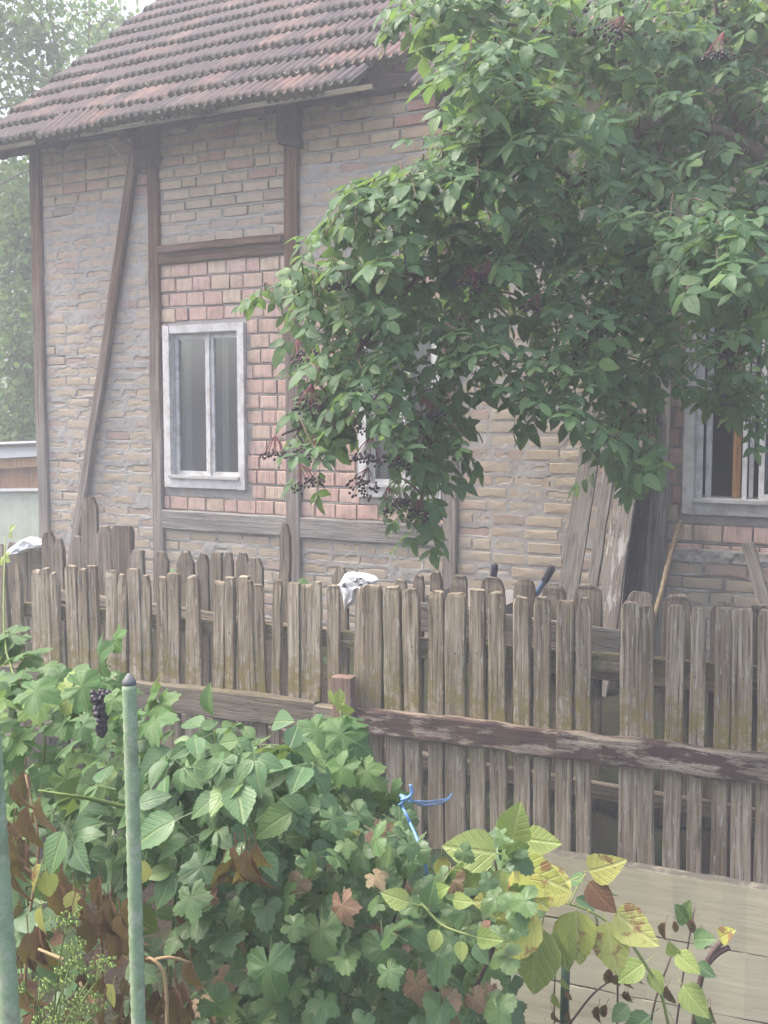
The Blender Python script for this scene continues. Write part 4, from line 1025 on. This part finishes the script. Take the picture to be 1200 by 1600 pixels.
for (px, py, _) in tips:
    best = min(samples, key=lambda s: (proj(s[0])[0]-px)**2+(proj(s[0])[1]-py)**2)
    bx, by, bf = proj(best[0]); d = max(2.95, min(4.9, bf+r.uniform(-.45, .3)))
    tip = at(px, py, d); v = tip-best[0]
    if v.length > .75: start = tip-v.normalized()*.75
    else: start = best[0]
    mid = start.lerp(tip, .5)+Vector((r.uniform(-.04, .04), r.uniform(-.04, .04), .05+r.uniform(-.02, .03)))
    P = catmull([start, mid, tip], 4)
    twigs.append(tube(P, .005, .002, 4, False))
    ax = (tip-mid).normalized()
    for k, f in enumerate((.98, .98, .72, .72, .45, .45, 1.0)):
        if r.random() < .3: continue
        p = P[min(len(P)-1, int(f*(len(P)-1)))]
        ang = r.uniform(0, 2*math.pi); side = Vector((math.cos(ang), math.sin(ang), 0))
        out_ = (side*.9+ax*(.5 if f < 1 else 1.3)+Vector((-.12, -.18, -.28+r.uniform(-.3, .3)))).normalized()
        up = Vector((r.uniform(-.4, .4), r.uniform(-1.1, -.1), 1))
        s = r.choice([.6, .72, .8, .88, .96, 1.05])*r.uniform(.92, 1.08)*(.85 if py > 430 else 1)
        lx, ly, _f = proj(p+out_*.12*s)
        if bad(lx, ly): continue
        E.add(proj(p)[2]+r.uniform(0, .5), ETPL[r.randrange(16)], M_elder, orient(p, out_, up, r.uniform(-.35, .35), s))
v, t = tubes(twigs); o = link('twigs', tri_mesh('twigs', v-np.array(E.o, np.float32), t, M_bark), et); o['kind'] = 'stuff'
for k in range(420):           # inner leaves on the far side of the limbs
    px, py = r.uniform(520, 1230), r.uniform(-40, 520)
    if not all(inpoly(px+a, py, canopy) for a in (-45, 20)): continue
    p = at(px, py, r.uniform(4.5, 5.0)); a_ = r.uniform(0, 6.28)
    E.add(9, ETPL[r.randrange(16)], M_elderb, orient(p, (math.cos(a_), math.sin(a_)*.6, -.3+r.uniform(-.4, .4)), (r.uniform(-.5, .5), r.uniform(-.9, .2), 1), r.uniform(-.4, .4), r.uniform(.9, 1.25)))
E.flush('foliage')
# berry heads
def umbel(seed):
    rr = random.Random(seed); J = Join(); B = ball(.0052); st = []
    for k in range(58):
        a = rr.uniform(0, 6.28); q = math.sqrt(rr.random())*.062; p = Vector((q*math.cos(a), q*math.sin(a), -.055-.022*rr.random()-q*.35))
        J.add(B, Matrix.Translation(p)); 
        if k % 3 == 0: st.append(tube([Vector((0, 0, 0)), p*.55+Vector((0, 0, .008)), p], .0012, .0009, 3, False))
    return (np.concatenate(J.V), np.concatenate(J.T), np.concatenate(J.L)), tubes(st)
UM = [umbel(i) for i in range(3)]
UMB = [tri_mesh('berry_cluster', *u[0][:2], M_berry) for u in UM]; UMS = [tri_mesh('stalk', u[1][0], u[1][1], M_bstalk) for u in UM]
for i, (px, py, d) in enumerate([(465, 540, 3.3), (487, 610, 3.35), (430, 690, 3.35), (495, 690, 3.3), (598, 610, 3.25), (560, 650, 3.35), (735, 425, 3.3), (765, 415, 3.35), (695, 65, 3.6), (720, 130, 3.7), (630, 700, 3.35), (575, 740, 3.4), (655, 790, 3.45), (975, 35, 3.4), (1130, 60, 3.3), (605, 770, 3.4), (512, 650, 3.4), (470, 735, 3.4), (540, 420, 3.35), (840, 470, 3.4), (660, 630, 3.4), (580, 690, 3.3)]):
    M = Matrix.Translation(at(px, py-10, d)-E.o)@Matrix.Rotation(r.uniform(-.5, .5), 4, 'X')@Matrix.Rotation(r.uniform(-.5, .5), 4, 'Y')@Matrix.Rotation(r.uniform(0, 6), 4, 'Z')@Matrix.Scale(r.uniform(.7, 1.05), 4)
    o = link('berry_cluster', UMB[i % 3], et); o.matrix_local = M
    q = link('stalk', UMS[i % 3], o)

# ------------------------------------------------------------------ garden plants
LOB = [lobed(.062, i, 5, .42, .06) for i in range(8)]
CUR = [lobed(.045, 50+i, 3 if i % 3 else 5, .4, .055, petiole=.04) for i in range(8)]
RAS = [trifoliate(80+i) for i in range(8)]; RSP = [simple_leaf(.085, .062, 120+i, .045, .1+.05*i, 12, .03, .7, .25) for i in range(6)]
DED = [dead_leaf(150+i) for i in range(6)]
r = random.Random(31)
def scatter(pl, poly, n, d0, d1, tpls, mat, dmin=22, scale=(.8, 1.15), down=.2, pts=None, facing=.6, dfun=None):
    xs_ = [p[0] for p in poly]; ys_ = [p[1] for p in poly]; k = 0; tr_ = 0; got = []
    while k < n and tr_ < n*60:
        tr_ += 1; px, py = r.uniform(min(xs_), max(xs_)), r.uniform(min(ys_), max(ys_))
        if not inpoly(px, py, poly): continue
        if any((px-a)**2+(py-b)**2 < dmin*dmin for a, b in got[-60:]): continue
        got.append((px, py)); k += 1
        d = r.uniform(d0, d1) if dfun is None else dfun(px, py)
        p = at(px, py, d); a = r.uniform(0, 6.28)
        dirv = Vector((math.cos(a), math.sin(a)*.8-.35, -down+r.uniform(-.45, .25)))
        up = Vector((r.uniform(-.55, .55), -facing+r.uniform(-.5, .4), 1))
        m = mat if not isinstance(mat, list) else r.choice(mat)
        pl.add(d, tpls[r.randrange(len(tpls))], m, orient(p, dirv, up, r.uniform(-.3, .3), r.uniform(*scale)))
        if pts is not None: pts.append(p)
# grapevine
gv = thing('grapevine', 'leafy green grapevine with one dark grape bunch climbing at the left', 'vine', tuple(at(150, 1300, 2.6))); gv.location.z = -.36
Gp = Plant(gv, 300)
scatter(Gp, [(-20, 1060), (40, 1035), (120, 1045), (205, 1070), (245, 1110), (235, 1180), (220, 1270), (-20, 1290)], 110, 1.95, 2.55, LOB, M_vine, 16, (.5, 1.0))
scatter(Gp, [(-20, 985), (25, 985), (50, 1030), (-20, 1050)], 7, 2.5, 2.7, LOB, M_vine, 14)
scatter(Gp, [(480, 1150), (540, 1110), (560, 1170), (600, 1220), (625, 1260), (560, 1270), (490, 1230)], 24, 2.3, 2.6, LOB, M_vine, 16)
scatter(Gp, [(-20, 1200), (250, 1200), (250, 1400), (-20, 1420)], 60, 2.3, 2.8, LOB, M_vine, 18)
for (px, py, d, dx, dz, s, m) in [(155, 1030, 2.15, .35, .45, 1.05, M_vine), (112, 1078, 2.1, -.1, -.6, .95, M_lime), (530, 1105, 2.35, .1, .5, .85, M_lime), (180, 1000, 2.15, .7, .6, .7, M_vine), (535, 1200, 2.25, -.3, -.6, .9, M_vine), (572, 1205, 2.3, .6, -.5, .85, M_vine), (250, 1100, 2.25, .5, -.2, .95, M_vine), (235, 1085, 2.3, .2, .2, 1, M_vine), (178, 1092, 1.85, -.2, -.4, .5, M_vine), (128, 1135, 1.85, .5, -.5, .55, M_vine), (60, 1095, 2.1, -.4, -.3, 1, M_vine), (610, 1245, 2.45, .3, -.7, 1.05, M_vine), (15, 830, 3.0, .6, .5, .55, M_lime), (5, 870, 3.0, .6, -.1, .5, M_lime)]:
    Gp.add(0, LOB[r.randrange(8)], m, orient(at(px, py, d), (dx, -.35, dz), (r.uniform(-.2, .2), -1, .55), 0, s))
Gp.flush()
for P in ([(120, 1640, 2.6), (130, 1400, 2.5), (110, 1200, 2.4), (150, 1080, 2.3), (175, 1000, 2.2)], [(60, 1640, 2.6), (40, 1350, 2.5), (70, 1150, 2.4), (10, 1020, 2.55), (8, 840, 2.9)], [(560, 1640, 2.6), (560, 1400, 2.6), (545, 1230, 2.45), (532, 1110, 2.4)], [(175, 1160, 2.35), (300, 1190, 2.45), (450, 1180, 2.5), (545, 1160, 2.45)]):
    Gp.stem([at(*p) for p in P], .0055, .002, M_stem)
bb = Join(); B = ball(.0068, 7, 5); c = at(158, 1112, 1.92)
for k in range(64):
    t = r.random(); rad = .017*(1-t*.75); a = r.uniform(0, 6.28)
    bb.add(B, Matrix.Translation(c-Gp.o+Vector((rad*math.cos(a), rad*math.sin(a), .04-t*.09))))
bb.build('grape_bunch', M_grape, gv)
# raspberry
rb = thing('raspberry_bush', 'pale green raspberry bush with pleated leaves in the middle of the bed', 'bush', tuple(at(380, 1400, 2.3))); rb.location.z = -.36
Rp = Plant(rb, 300)
scatter(Rp, [(235, 1160), (290, 1120), (330, 1112), (400, 1135), (470, 1160), (540, 1220), (545, 1290), (430, 1330), (330, 1360), (240, 1330), (120, 1330), (60, 1290), (90, 1240), (200, 1230)], 140, 1.75, 2.3, RAS, M_rasp, 19, (.45, .85), .25)
scatter(Rp, [(255, 1180), (330, 1125), (480, 1180), (540, 1300), (280, 1340)], 90, 1.75, 2.1, RSP, M_rasp, 18, (.5, 1.0), .2)
for (px, py, d, dx, dz, s) in [(335, 1130, 1.95, 0, .6, .8), (110, 1275, 1.6, -.1, -.6, .85), (270, 1150, 2, -.7, -.1, 1), (390, 1185, 1.85, .1, -.5, .9), (450, 1165, 1.95, .7, -.1, 1), (300, 1270, 1.7, -.4, -.2, 1.05), (420, 1130, 2.1, .6, .25, .8)]:
    Rp.add(0, RSP[r.randrange(6)], M_rasp, orient(at(px, py, d), (dx, -.3, dz), (r.uniform(-.2, .2), -.9, .8), 0, s))
Rp.flush()
for P in ([(330, 1650, 2.3), (335, 1450, 2.2), (345, 1250, 2.05), (335, 1140, 2.0)], [(430, 1650, 2.3), (425, 1400, 2.2), (415, 1250, 2.05), (440, 1170, 2.0)], [(260, 1650, 2.2), (270, 1450, 2.1), (280, 1300, 2.0), (270, 1170, 2.0)], [(215, 1266, 1.8), (150, 1250, 1.75), (110, 1243, 1.7), (60, 1235, 1.7)]):
    Rp.stem([at(*p) for p in P], .0045, .002, M_stem)
# currant
cb = thing('currant_bush', 'dense blackcurrant bush with lobed reddening leaves at the bottom centre', 'bush', tuple(at(540, 1600, 2.1))); cb.location.z = -.36
Cp = Plant(cb, 300)
cpoly = [(290, 1340), (400, 1320), (480, 1290), (560, 1265), (640, 1270), (665, 1345), (720, 1335), (755, 1310), (800, 1300), (820, 1340), (835, 1400), (800, 1480), (805, 1640), (290, 1640), (270, 1480)]
scatter(Cp, cpoly, 330, 1.65, 2.15, CUR, [M_curr]*22+[M_currp], 14, (.5, 1.0), .35)
scatter(Cp, cpoly, 260, 2.1, 2.6, CUR, [M_curr]*12+[M_dead], 15, (.9, 1.3), .35)
for (px, py, d, s, m) in [(535, 1415, 1.7, .85, M_currp), (690, 1575, 1.7, 1.1, M_currp), (465, 1382, 1.75, .7, M_currp), (650, 1540, 1.75, .9, M_currp), (640, 1330, 1.85, 1.2, M_curr), (560, 1330, 1.8, 1.15, M_curr), (500, 1455, 1.7, 1.2, M_curr), (420, 1510, 1.65, 1.3, M_curr), (600, 1480, 1.7, 1.25, M_curr), (705, 1375, 1.95, .9, M_currp), (325, 1400, 1.75, .6, M_currp)]:
    Cp.add(0, CUR[r.randrange(8)], m, orient(at(px, py, d), (r.uniform(-.5, .5), -.3, -.7), (r.uniform(-.3, .3), -1, .4), 0, s))
Cp.flush()
for k in range(7):
    x = 330+k*75+r.uniform(-15, 15)
    Cp.stem([at(540+(x-540)*.5, 1700, 2.2), at(540+(x-540)*.8, 1560, 2.1), at(x, 1440, 2.05), at(x+r.uniform(-30, 30), 1345, 2.0)], .006, .0025, M_dstem)
# young bright shoot in the currant
ys_ = thing('bramble_shoot', 'bright green young shoot with small leaves reaching over the currant bush', 'shoot', tuple(at(700, 1640, 1.8))); ys_.location.z = -.36
Yp = Plant(ys_, 300)
P = [at(690, 1640, 1.95), at(665, 1500, 1.85), at(655, 1415, 1.7), at(690, 1445, 1.66), at(735, 1462, 1.63)]
Yp.stem(P, .003, .0018, M_lime)
for (px, py, dx, dz) in [(655, 1415, -.8, .3), (670, 1425, .2, .8), (690, 1440, -.2, -.8), (705, 1450, .5, .8), (720, 1458, .2, -.9), (735, 1462, .9, .3), (735, 1463, .8, -.6), (700, 1405, .9, .3), (675, 1400, .6, .6)]:
    Yp.add(0, RSP[r.randrange(6)], M_lime if r.random() < .3 else M_rasp, orient(at(px, py, 1.64), (dx, -.4, dz), (r.uniform(-.3, .3), -1, .5), 0, r.uniform(.35, .6)))
Yp.flush()
# withered canes at the left
wc = thing('withered_canes', 'withered raspberry canes with brown hanging leaves between the green stakes', 'dead canes', tuple(at(150, 1600, 2.0))); wc.location.z = -.36
Wp = Plant(wc, 300)
def hang(px, py, d, s, m=M_dead, tp=None):
    tp = tp or DED
    Wp.add(d, tp[r.randrange(len(tp))], m, orient(at(px, py, d), (r.uniform(-.3, .3), r.uniform(-.4, .1), -1), (r.uniform(-.6, .6), -1, .2), r.uniform(-.6, .6), s))
for (cx, cy, n, sp) in [(30, 1220, 7, 22), (45, 1290, 9, 26), (150, 1390, 12, 26), (185, 1400, 10, 24), (120, 1350, 6, 22), (60, 1420, 8, 26), (380, 1310, 8, 18), (365, 1280, 5, 14), (255, 1540, 8, 26), (290, 1550, 8, 22), (50, 1560, 14, 36), (130, 1560, 12, 36), (20, 1480, 8, 26), (280, 1430, 6, 24), (205, 1560, 6, 22)]:
    for k in range(n): hang(cx+r.gauss(0, sp*.6), cy+r.gauss(0, sp*.7), r.uniform(1.6, 2.0), r.uniform(.75, 1.3))
for (px, py) in [(70, 1335), (65, 1400), (115, 1375), (230, 1330), (70, 1345), (180, 1525), (690, 1325), (555, 1262)]:
    hang(px, py, 1.7 if px < 300 else 2.0, .6, M_yellow, RSP)
scatter(Wp, [(0, 1330), (250, 1330), (260, 1640), (0, 1640)], 110, 1.8, 2.5, RSP, [M_rasp, M_rasp, M_vine, M_curr, M_curr, M_dead], 17, (.5, 1.0))
Wp.flush()
for P in ([(30, 1700, 2), (45, 1450, 1.9), (60, 1320, 1.85), (40, 1210, 1.85)], [(160, 1700, 2), (160, 1500, 1.95), (150, 1400, 1.9), (135, 1330, 1.9)], [(262, 1640, 1.6), (258, 1530, 1.6), (240, 1500, 1.6), (228, 1498, 1.62)], [(165, 1640, 1.55), (140, 1570, 1.55), (125, 1535, 1.55)], [(100, 1500, 1.6), (60, 1483, 1.62)], [(285, 1640, 2.1), (275, 1500, 2.0), (300, 1430, 2)], [(240, 1500, 1.62), (265, 1496, 1.62), (300, 1505, 1.65)]):
    Wp.stem([at(*p) for p in P], .0035, .0022, M_rstem, 'cane')
# parsley gone to seed
ps = thing('parsley_plant', 'feathery green parsley gone to seed at the bottom left', 'herb', tuple(at(95, 1640, 1.5))); ps.location.z = -.36
Pp = Plant(ps); J = Join(); B = ball(.0032, 5, 3); st = []
root = at(70, 1750, 1.5)
for (px, py) in [(110, 1485), (140, 1510), (95, 1530), (150, 1515), (75, 1590), (115, 1560), (130, 1590), (145, 1570), (60, 1545), (105, 1600), (100, 1440)]:
    c = at(px, py, r.uniform(1.42, 1.55)); st.append(tube(catmull([root, root.lerp(c, .6)+Vector((0, 0, .02)), c-Vector((0, 0, .02))], 4), .0022, .0012, 4, False))
    for k in range(9):
        a = r.uniform(0, 6.28); q = r.uniform(.008, .028); h = c+Vector((q*math.cos(a), q*math.sin(a), r.uniform(-.004, .012)))
        st.append(tube([c-Vector((0, 0, .02)), h], .0008, .0006, 3, False))
        for m in range(5): J.add(B, Matrix.Translation(h+Vector((r.uniform(-.007, .007), r.uniform(-.007, .007), r.uniform(-.003, .003)))-Pp.o)@Matrix.Scale(r.uniform(.5, 1.1), 4))
tag(J.build('seed_head', M_umbel, ps), kind='stuff'); v, t = tubes(st); link('stalk', tri_mesh('stalk', v-np.array(Pp.o, np.float32), t, M_stem), ps)
# yellowing raspberry arch and its neighbour
yb = thing('yellowing_shoot', 'arching shoot with yellow brown-blotched leaves in front of the pale board', 'shoot', tuple(at(900, 1640, 2.2))); yb.location.z = -.36
Ap = Plant(yb)
arc = [(890, 1590, 2.2), (872, 1540, 2.18), (842, 1480, 2.15), (812, 1450, 2.13)]
arc = [(1060, 1690, 2.25), (1035, 1560, 2.2), (1010, 1510, 2.15), (975, 1462, 2.1), (930, 1428, 2.08), (880, 1410, 2.06), (830, 1405, 2.06)]
Ap.stem([at(*p) for p in arc], .0042, .0022, M_lime)
Ap.stem([at(*p) for p in [(850, 1410, 2.06), (835, 1380, 2.07), (800, 1345, 2.1), (770, 1330, 2.1)]], .0025, .0016, M_lime)
Ap.stem([at(*p) for p in [(890, 1413, 2.06), (905, 1380, 2.07), (915, 1365, 2.08)]], .002, .0016, M_lime)
BIG = [simple_leaf(.085, .066, 300+i, .03, .12+.06*i, 12, .015, .65, .18) for i in range(5)]
for (px, py, dx, dz, s, m) in [(845, 1405, -.35, -.55, .98, M_yellow), (850, 1430, -.1, -.9, 1.0, M_lime), (835, 1400, -.8, -.1, .8, M_yellow), (900, 1408, .15, -.9, .75, M_yellow), (922, 1420, -.45, -.8, .8, M_yellow), (950, 1415, .75, -.25, .75, M_yellow), (945, 1425, .3, -.9, .75, M_yellow), (905, 1370, -.8, -.35, .75, M_yellow), (912, 1362, .8, .45, .6, M_yellow), (913, 1370, .75, -.5, .55, M_dead), (790, 1335, -.75, .1, .8, M_lime), (795, 1345, .7, -.5, .75, M_yellow), (800, 1345, .8, -.1, .8, M_yellow), (785, 1345, .0, -1, .7, M_lime), (800, 1320, .2, .8, .7, M_lime), (880, 1440, .1, -1, .6, M_lime), (770, 1335, -.6, -.7, .6, M_lime), (815, 1310, .8, .2, .55, M_lime)]:
    Ap.add(0, BIG[r.randrange(5)], m, orient(at(px, py, 1.95), (dx, -.35, dz), (r.uniform(-.25, .25), -1, .3), r.uniform(-.2, .2), s*1.6))
scatter(Ap, [(740, 1320), (800, 1300), (850, 1340), (960, 1400), (930, 1450), (840, 1430), (760, 1400)], 16, 2.15, 2.35, RSP, M_rasp, 22, (.6, .95))
Ap.flush()
rs = thing('young_raspberry', 'young raspberry plant with pale veined leaves beside a pruned dark twig', 'bush', tuple(at(1040, 1660, 2.2))); rs.location.z = -.36
Qp = Plant(rs)
for (px, py, dx, dz, s, m) in [(1020, 1495, -.6, -.45, .95, M_lime), (1015, 1500, .4, -.7, .7, M_lime), (1045, 1480, .75, -.2, .8, M_lime), (1060, 1500, -.2, .6, .6, M_lime), (1060, 1530, .7, -.5, 1.05, M_lime), (1030, 1575, -.5, -.4, 1, M_rasp), (1045, 1580, .5, -.6, 1, M_rasp), (1000, 1600, -.4, -.5, .9, M_rasp), (1075, 1470, .5, .4, .8, M_rasp), (1080, 1500, .7, -.1, .6, M_rasp), (990, 1560, -.5, -.6, .7, M_rasp), (1090, 1560, .4, -.8, .7, M_rasp), (1080, 1450, -.3, .7, .75, M_rasp), (1120, 1470, .3, .5, .7, M_yellow), (1070, 1440, .1, .8, .6, M_curr), (960, 1590, -.3, -.7, .8, M_rasp), (1100, 1600, .4, -.5, .9, M_rasp)]:
    Qp.add(0, RSP[r.randrange(6)] if s < 1.02 else BIG[1], m, orient(at(px, py, 2.18), (dx, -.4, dz), (r.uniform(-.3, .3), -1, .6), r.uniform(-.2, .2), s*.9))
for (px, py) in [(1050, 1430), (1085, 1425), (1090, 1445), (965, 1475), (970, 1510), (975, 1540), (955, 1500), (1105, 1560), (1040, 1530), (945, 1560), (990, 1500)]:
    for k in range(2): Qp.add(0, DED[r.randrange(6)], M_dead, orient(at(px+r.uniform(-8, 8), py, 2.25), (r.uniform(-.4, .4), -.2, -1), (r.uniform(-.5, .5), -1, .2), 0, r.uniform(.45, .75)))
Qp.flush()
tw = [[(1075, 1720, 2.25), (1085, 1600, 2.22), (1095, 1530, 2.2), (1112, 1490, 2.2), (1138, 1462, 2.2)], [(1100, 1510, 2.2), (1120, 1490, 2.2), (1140, 1480, 2.2)]]
for P in tw: Qp.stem([at(*p) for p in P], .0085, .0055, M_dstem, 'twig', 8)
for P in ([(960, 1700, 2.3), (965, 1560, 2.28), (962, 1450, 2.28)], [(890, 1600, 2.3), (930, 1550, 2.28), (975, 1520, 2.28)], [(1045, 1700, 2.3), (1065, 1540, 2.26), (1085, 1420, 2.25)], [(1010, 1690, 2.25), (1020, 1580, 2.2), (1050, 1490, 2.2)]):
    Qp.stem([at(*p) for p in P], .003, .002, M_dstem, 'twig')
# little withered plant tied to a short dark stake
wl = thing('withered_seedling', 'small withered plant beside the short dark green stake', 'dead plant', tuple(at(870, 1680, 2.35))); wl.location.z = -.36
Lp = Plant(wl)
for (px, py) in [(868, 1505), (872, 1520), (862, 1540), (880, 1540), (860, 1570), (850, 1590), (890, 1570), (860, 1590), (895, 1590), (855, 1600), (880, 1590)]:
    Lp.add(0, DED[r.randrange(6)], r.choice([M_dead, M_dead, M_lime]), orient(at(px, py, 2.33), (r.uniform(-.7, .7), -.2, -.8), (r.uniform(-.5, .5), -1, .2), 0, r.uniform(.4, .65)))
Lp.flush(); Lp.stem([at(868, 1690, 2.35), at(866, 1560, 2.34), at(870, 1500, 2.33)], .002, .0015, M_dstem)
# weeds between fence and house
for i, (px, py, yy, lab) in enumerate(((480, 905, -1.2, 'small green weed showing above the fence near the third timber post'), (275, 880, -.8, 'small green weed seen between fence boards below the closed window'), (95, 905, -1.0, 'small green weed behind the boards at the left fence end'))):
    p = on_y(px, py, yy); wdn = thing('weed_plant', lab, 'weed', (p.x, p.y, ground_z(p.x, p.y)), 'weeds behind the fences'); Xp = Plant(wdn)
    for k in range(26):
        q = p+Vector((r.gauss(0, .06), r.gauss(0, .04), r.uniform(-.5, .02)))
        Xp.add(0, RSP[r.randrange(6)], r.choice([M_rasp, M_vine]), orient(q, (r.uniform(-1, 1), r.uniform(-1, .5), r.uniform(-.5, .4)), (r.uniform(-.4, .4), -.6, 1), 0, r.uniform(.5, .85)))
    Xp.flush(); Xp.stem([Vector(wdn.location), p-Vector((0, 0, .3)), p], .004, .002, M_stem)

# ------------------------------------------------------------------ stakes and twine
def stake_obj(p_top, p_bot, rad, label, capped, seed):
    a = Vector(p_bot); b = Vector(p_top); d = b-a; n = int(d.length/.0085); n += n % 2
    P = [a+d*(i/n) for i in range(n+1)]
    o = link('plant_stake', tri_mesh('plant_stake', *tube(P, rad, rad, 12, rf=lambda i: 1.1 if i % 2 else .99), M_stake)); tag(o, label, 'stake', 'green plant stakes')
    if capped:
        P = [b-d.normalized()*.002, b+d.normalized()*.004, b+d.normalized()*.009, b+d.normalized()*.013, b+d.normalized()*.0145]; prof = [1.04, .98, .66, .3, .12]
        link('cap', tri_mesh('cap', *tube(P, rad, rad, 12, rf=lambda i: prof[i]), M_cap), o)
    return o
t = at(202, 1068, 1.36); bt = at(217, 1625, 1.36); bt = t+(bt-t)*((t.z+.45)/(t.z-bt.z))
stake_obj(t, bt, .0098, 'green ribbed garden stake with grey pointed cap', True, 1)
t = at(-24, 1000, 1.2); bt = at(16, 1600, 1.2); bt = t+(bt-t)*((t.z+.45)/(t.z-bt.z))
stake_obj(t, bt, .0115, 'green ribbed garden stake cut by the left picture edge', True, 2)
t = at(884, 1506, 2.4); bt = t.copy(); bt.z = -.45; bt.x -= .01
P = [bt.lerp(t, i/8) for i in range(9)]
o = link('short_stake', tri_mesh('short_stake', *tube(P, .011, .011, 8), M_dstake)); tag(o, 'short dark green stake in front of the pale bed board', 'stake')
tws = []
for pts in ([(640, 1284, 2.0), (652, 1312, 1.95), (663, 1345, 1.93), (667, 1368, 1.95)], [(624, 1258, 2.02), (633, 1250, 2.0), (626, 1243, 2.02), (640, 1248, 2.05), (660, 1258, 2.5), (685, 1256, 3.1), (700, 1249, 3.5), (706, 1240, 3.75)], [(626, 1250, 2.0), (638, 1246, 2.0), (644, 1238, 2.0), (641, 1226, 2.0)], [(640, 1252, 2.05), (668, 1253, 2.6), (690, 1250, 3.3), (704, 1246, 3.75)], [(628, 1260, 2.02), (635, 1273, 2.0), (641, 1288, 2.0)]):
    tws.append(tube(catmull([at(*p) for p in pts], 6), .0032, .0036, 6))
o = link('twine', tri_mesh('twine', *tubes(tws), M_twine)); tag(o, 'knotted blue plastic twine tied near the fence pickets', 'twine')

# ------------------------------------------------------------------ trees beyond the house
def bgtree(name, label, base, h, rx, rz, nleaf, leaf, mat, bark, seed, c0=.35, weep=False, group='trees beyond the house', tr_r=.09):
    rr = random.Random(seed); root = thing(name, label, 'tree', base, group); b = Vector(base)
    trunk = catmull([Vector((0, 0, -.2)), Vector((rr.uniform(-.15, .15), 0, h*.35)), Vector((rr.uniform(-.2, .2), rr.uniform(-.2, .2), h*.7)), Vector((rr.uniform(-.2, .2), 0, h*.98))], 5)
    parts = [tube(trunk, tr_r, .012, 7)]; cl = []
    for k in range(34):
        f = rr.uniform(c0, .97); p = trunk[int(f*(len(trunk)-1))]; a = rr.uniform(0, 6.28)
        sp = math.sin(math.pi*((f-c0)/(1-c0))**.8*.9+.2); L = rx*(.35+.75*sp)*rr.uniform(.7, 1.1)
        e = p+Vector((math.cos(a)*L, math.sin(a)*L, (-.5*L if weep else rr.uniform(.1, .6)*L)))
        m = p.lerp(e, .5)+Vector((0, 0, .25*L if weep else .08*L)); P = catmull([p, m, e], 3)
        parts.append(tube(P, tr_r*.25, .006, 4, False)); cl += P[2:]
    v, t = tubes(parts); link('trunk', tri_mesh('trunk', v, t, bark), root)
    N = nleaf; C = np.array([tuple(cl[rr.randrange(len(cl))]) for _ in range(N)]); g = np.random.RandomState(seed)
    C = C+g.normal(0, 1, (N, 3))*np.array([rx*.16, rx*.16, rz])
    if weep: C[:, 2] -= g.rand(N)**1.3*1.6
    d = g.normal(0, 1, (N, 3)); 
    if weep: d = d*.25+np.array([0, 0, -1])
    d /= np.linalg.norm(d, axis=1)[:, None]; u = np.cross(d, g.normal(0, 1, (N, 3))); u /= np.linalg.norm(u, axis=1)[:, None]
    nrm = np.cross(d, u); Ls = leaf*g.uniform(.6, 1.25, (N, 1)); Ws = Ls*(.16 if weep else .36)
    Vq = np.stack([C, C+d*Ls*.45+u*Ws+nrm*Ls*.08, C+d*Ls, C+d*Ls*.45-u*Ws+nrm*Ls*.08], 1).reshape(-1, 3)
    i0 = np.arange(N)*4; T = np.concatenate([np.stack([i0, i0+1, i0+2], 1), np.stack([i0, i0+2, i0+3], 1)])
    lv = np.tile(np.array([[0, 0, 0], [.5, .4, 0], [0, 1, 0], [-.5, .4, 0]], np.float32), (N, 1))
    o = link('crown', tri_mesh('crown', Vq, T, mat, lv, False), root); o['kind'] = 'stuff'
    return root
def gp(px, d):
    p = at(px, 640, d); return (p.x, p.y, 0)
bgtree('birch_tree', 'light green birch tree rising over the left roof edge', gp(88, 13.0), 7.7, 1.25, .3, 6000, .1, M_birch, M_bark2, 1, .15)
bgtree('birch_tree', 'slender birch tree cut by the left picture edge', gp(-20, 12.6), 7.6, 1.15, .3, 5500, .1, M_birch, M_bark2, 2, .15)
bgtree('poplar_tree', 'thin dark-stemmed tree between birch and roof edge', gp(150, 15), 8.2, 1.0, .3, 4500, .1, M_birch, M_bark, 3, .25)
bgtree('willow_tree', 'pale weeping willow just above the roof slope', gp(255, 19), 9.6, 1.7, .35, 12000, .2, M_willow, M_bark, 4, .45, True)
bgtree('hedge_tree', 'bushy tree right behind the shed, left of the house corner', gp(20, 14.4), 4.9, 1.35, .35, 7500, .12, M_birch, M_bark, 5, .12)
bgtree('hedge_tree', 'dark bushy tree hidden mostly behind the house corner post', gp(95, 16), 5.3, 1.5, .35, 6000, .12, M_dense, M_bark, 6, .12)

# ------------------------------------------------------------------ haze volume standing in for lens glare
def glare_haze():
    m = bpy.data.materials.new('lens_glare_haze'); m.use_nodes = True; t = m.node_tree; t.nodes.clear()
    pv = t.nodes.new('ShaderNodeVolumePrincipled'); pv.inputs['Color'].default_value = (.87, .91, 1, 1); pv.inputs['Density'].default_value = HAZE
    pv.inputs['Anisotropy'].default_value = .0
    o = t.nodes.new('ShaderNodeOutputMaterial'); t.links.new(pv.outputs[0], o.inputs['Volume']); return m
HAZE = .0205
hz = link('glare_haze', pm('glare_haze', *box(-36, 14, -14, 50, -1.5, 21), glare_haze())); tag(hz, kind='stuff')  # added volume that imitates the milky veil of lens glare
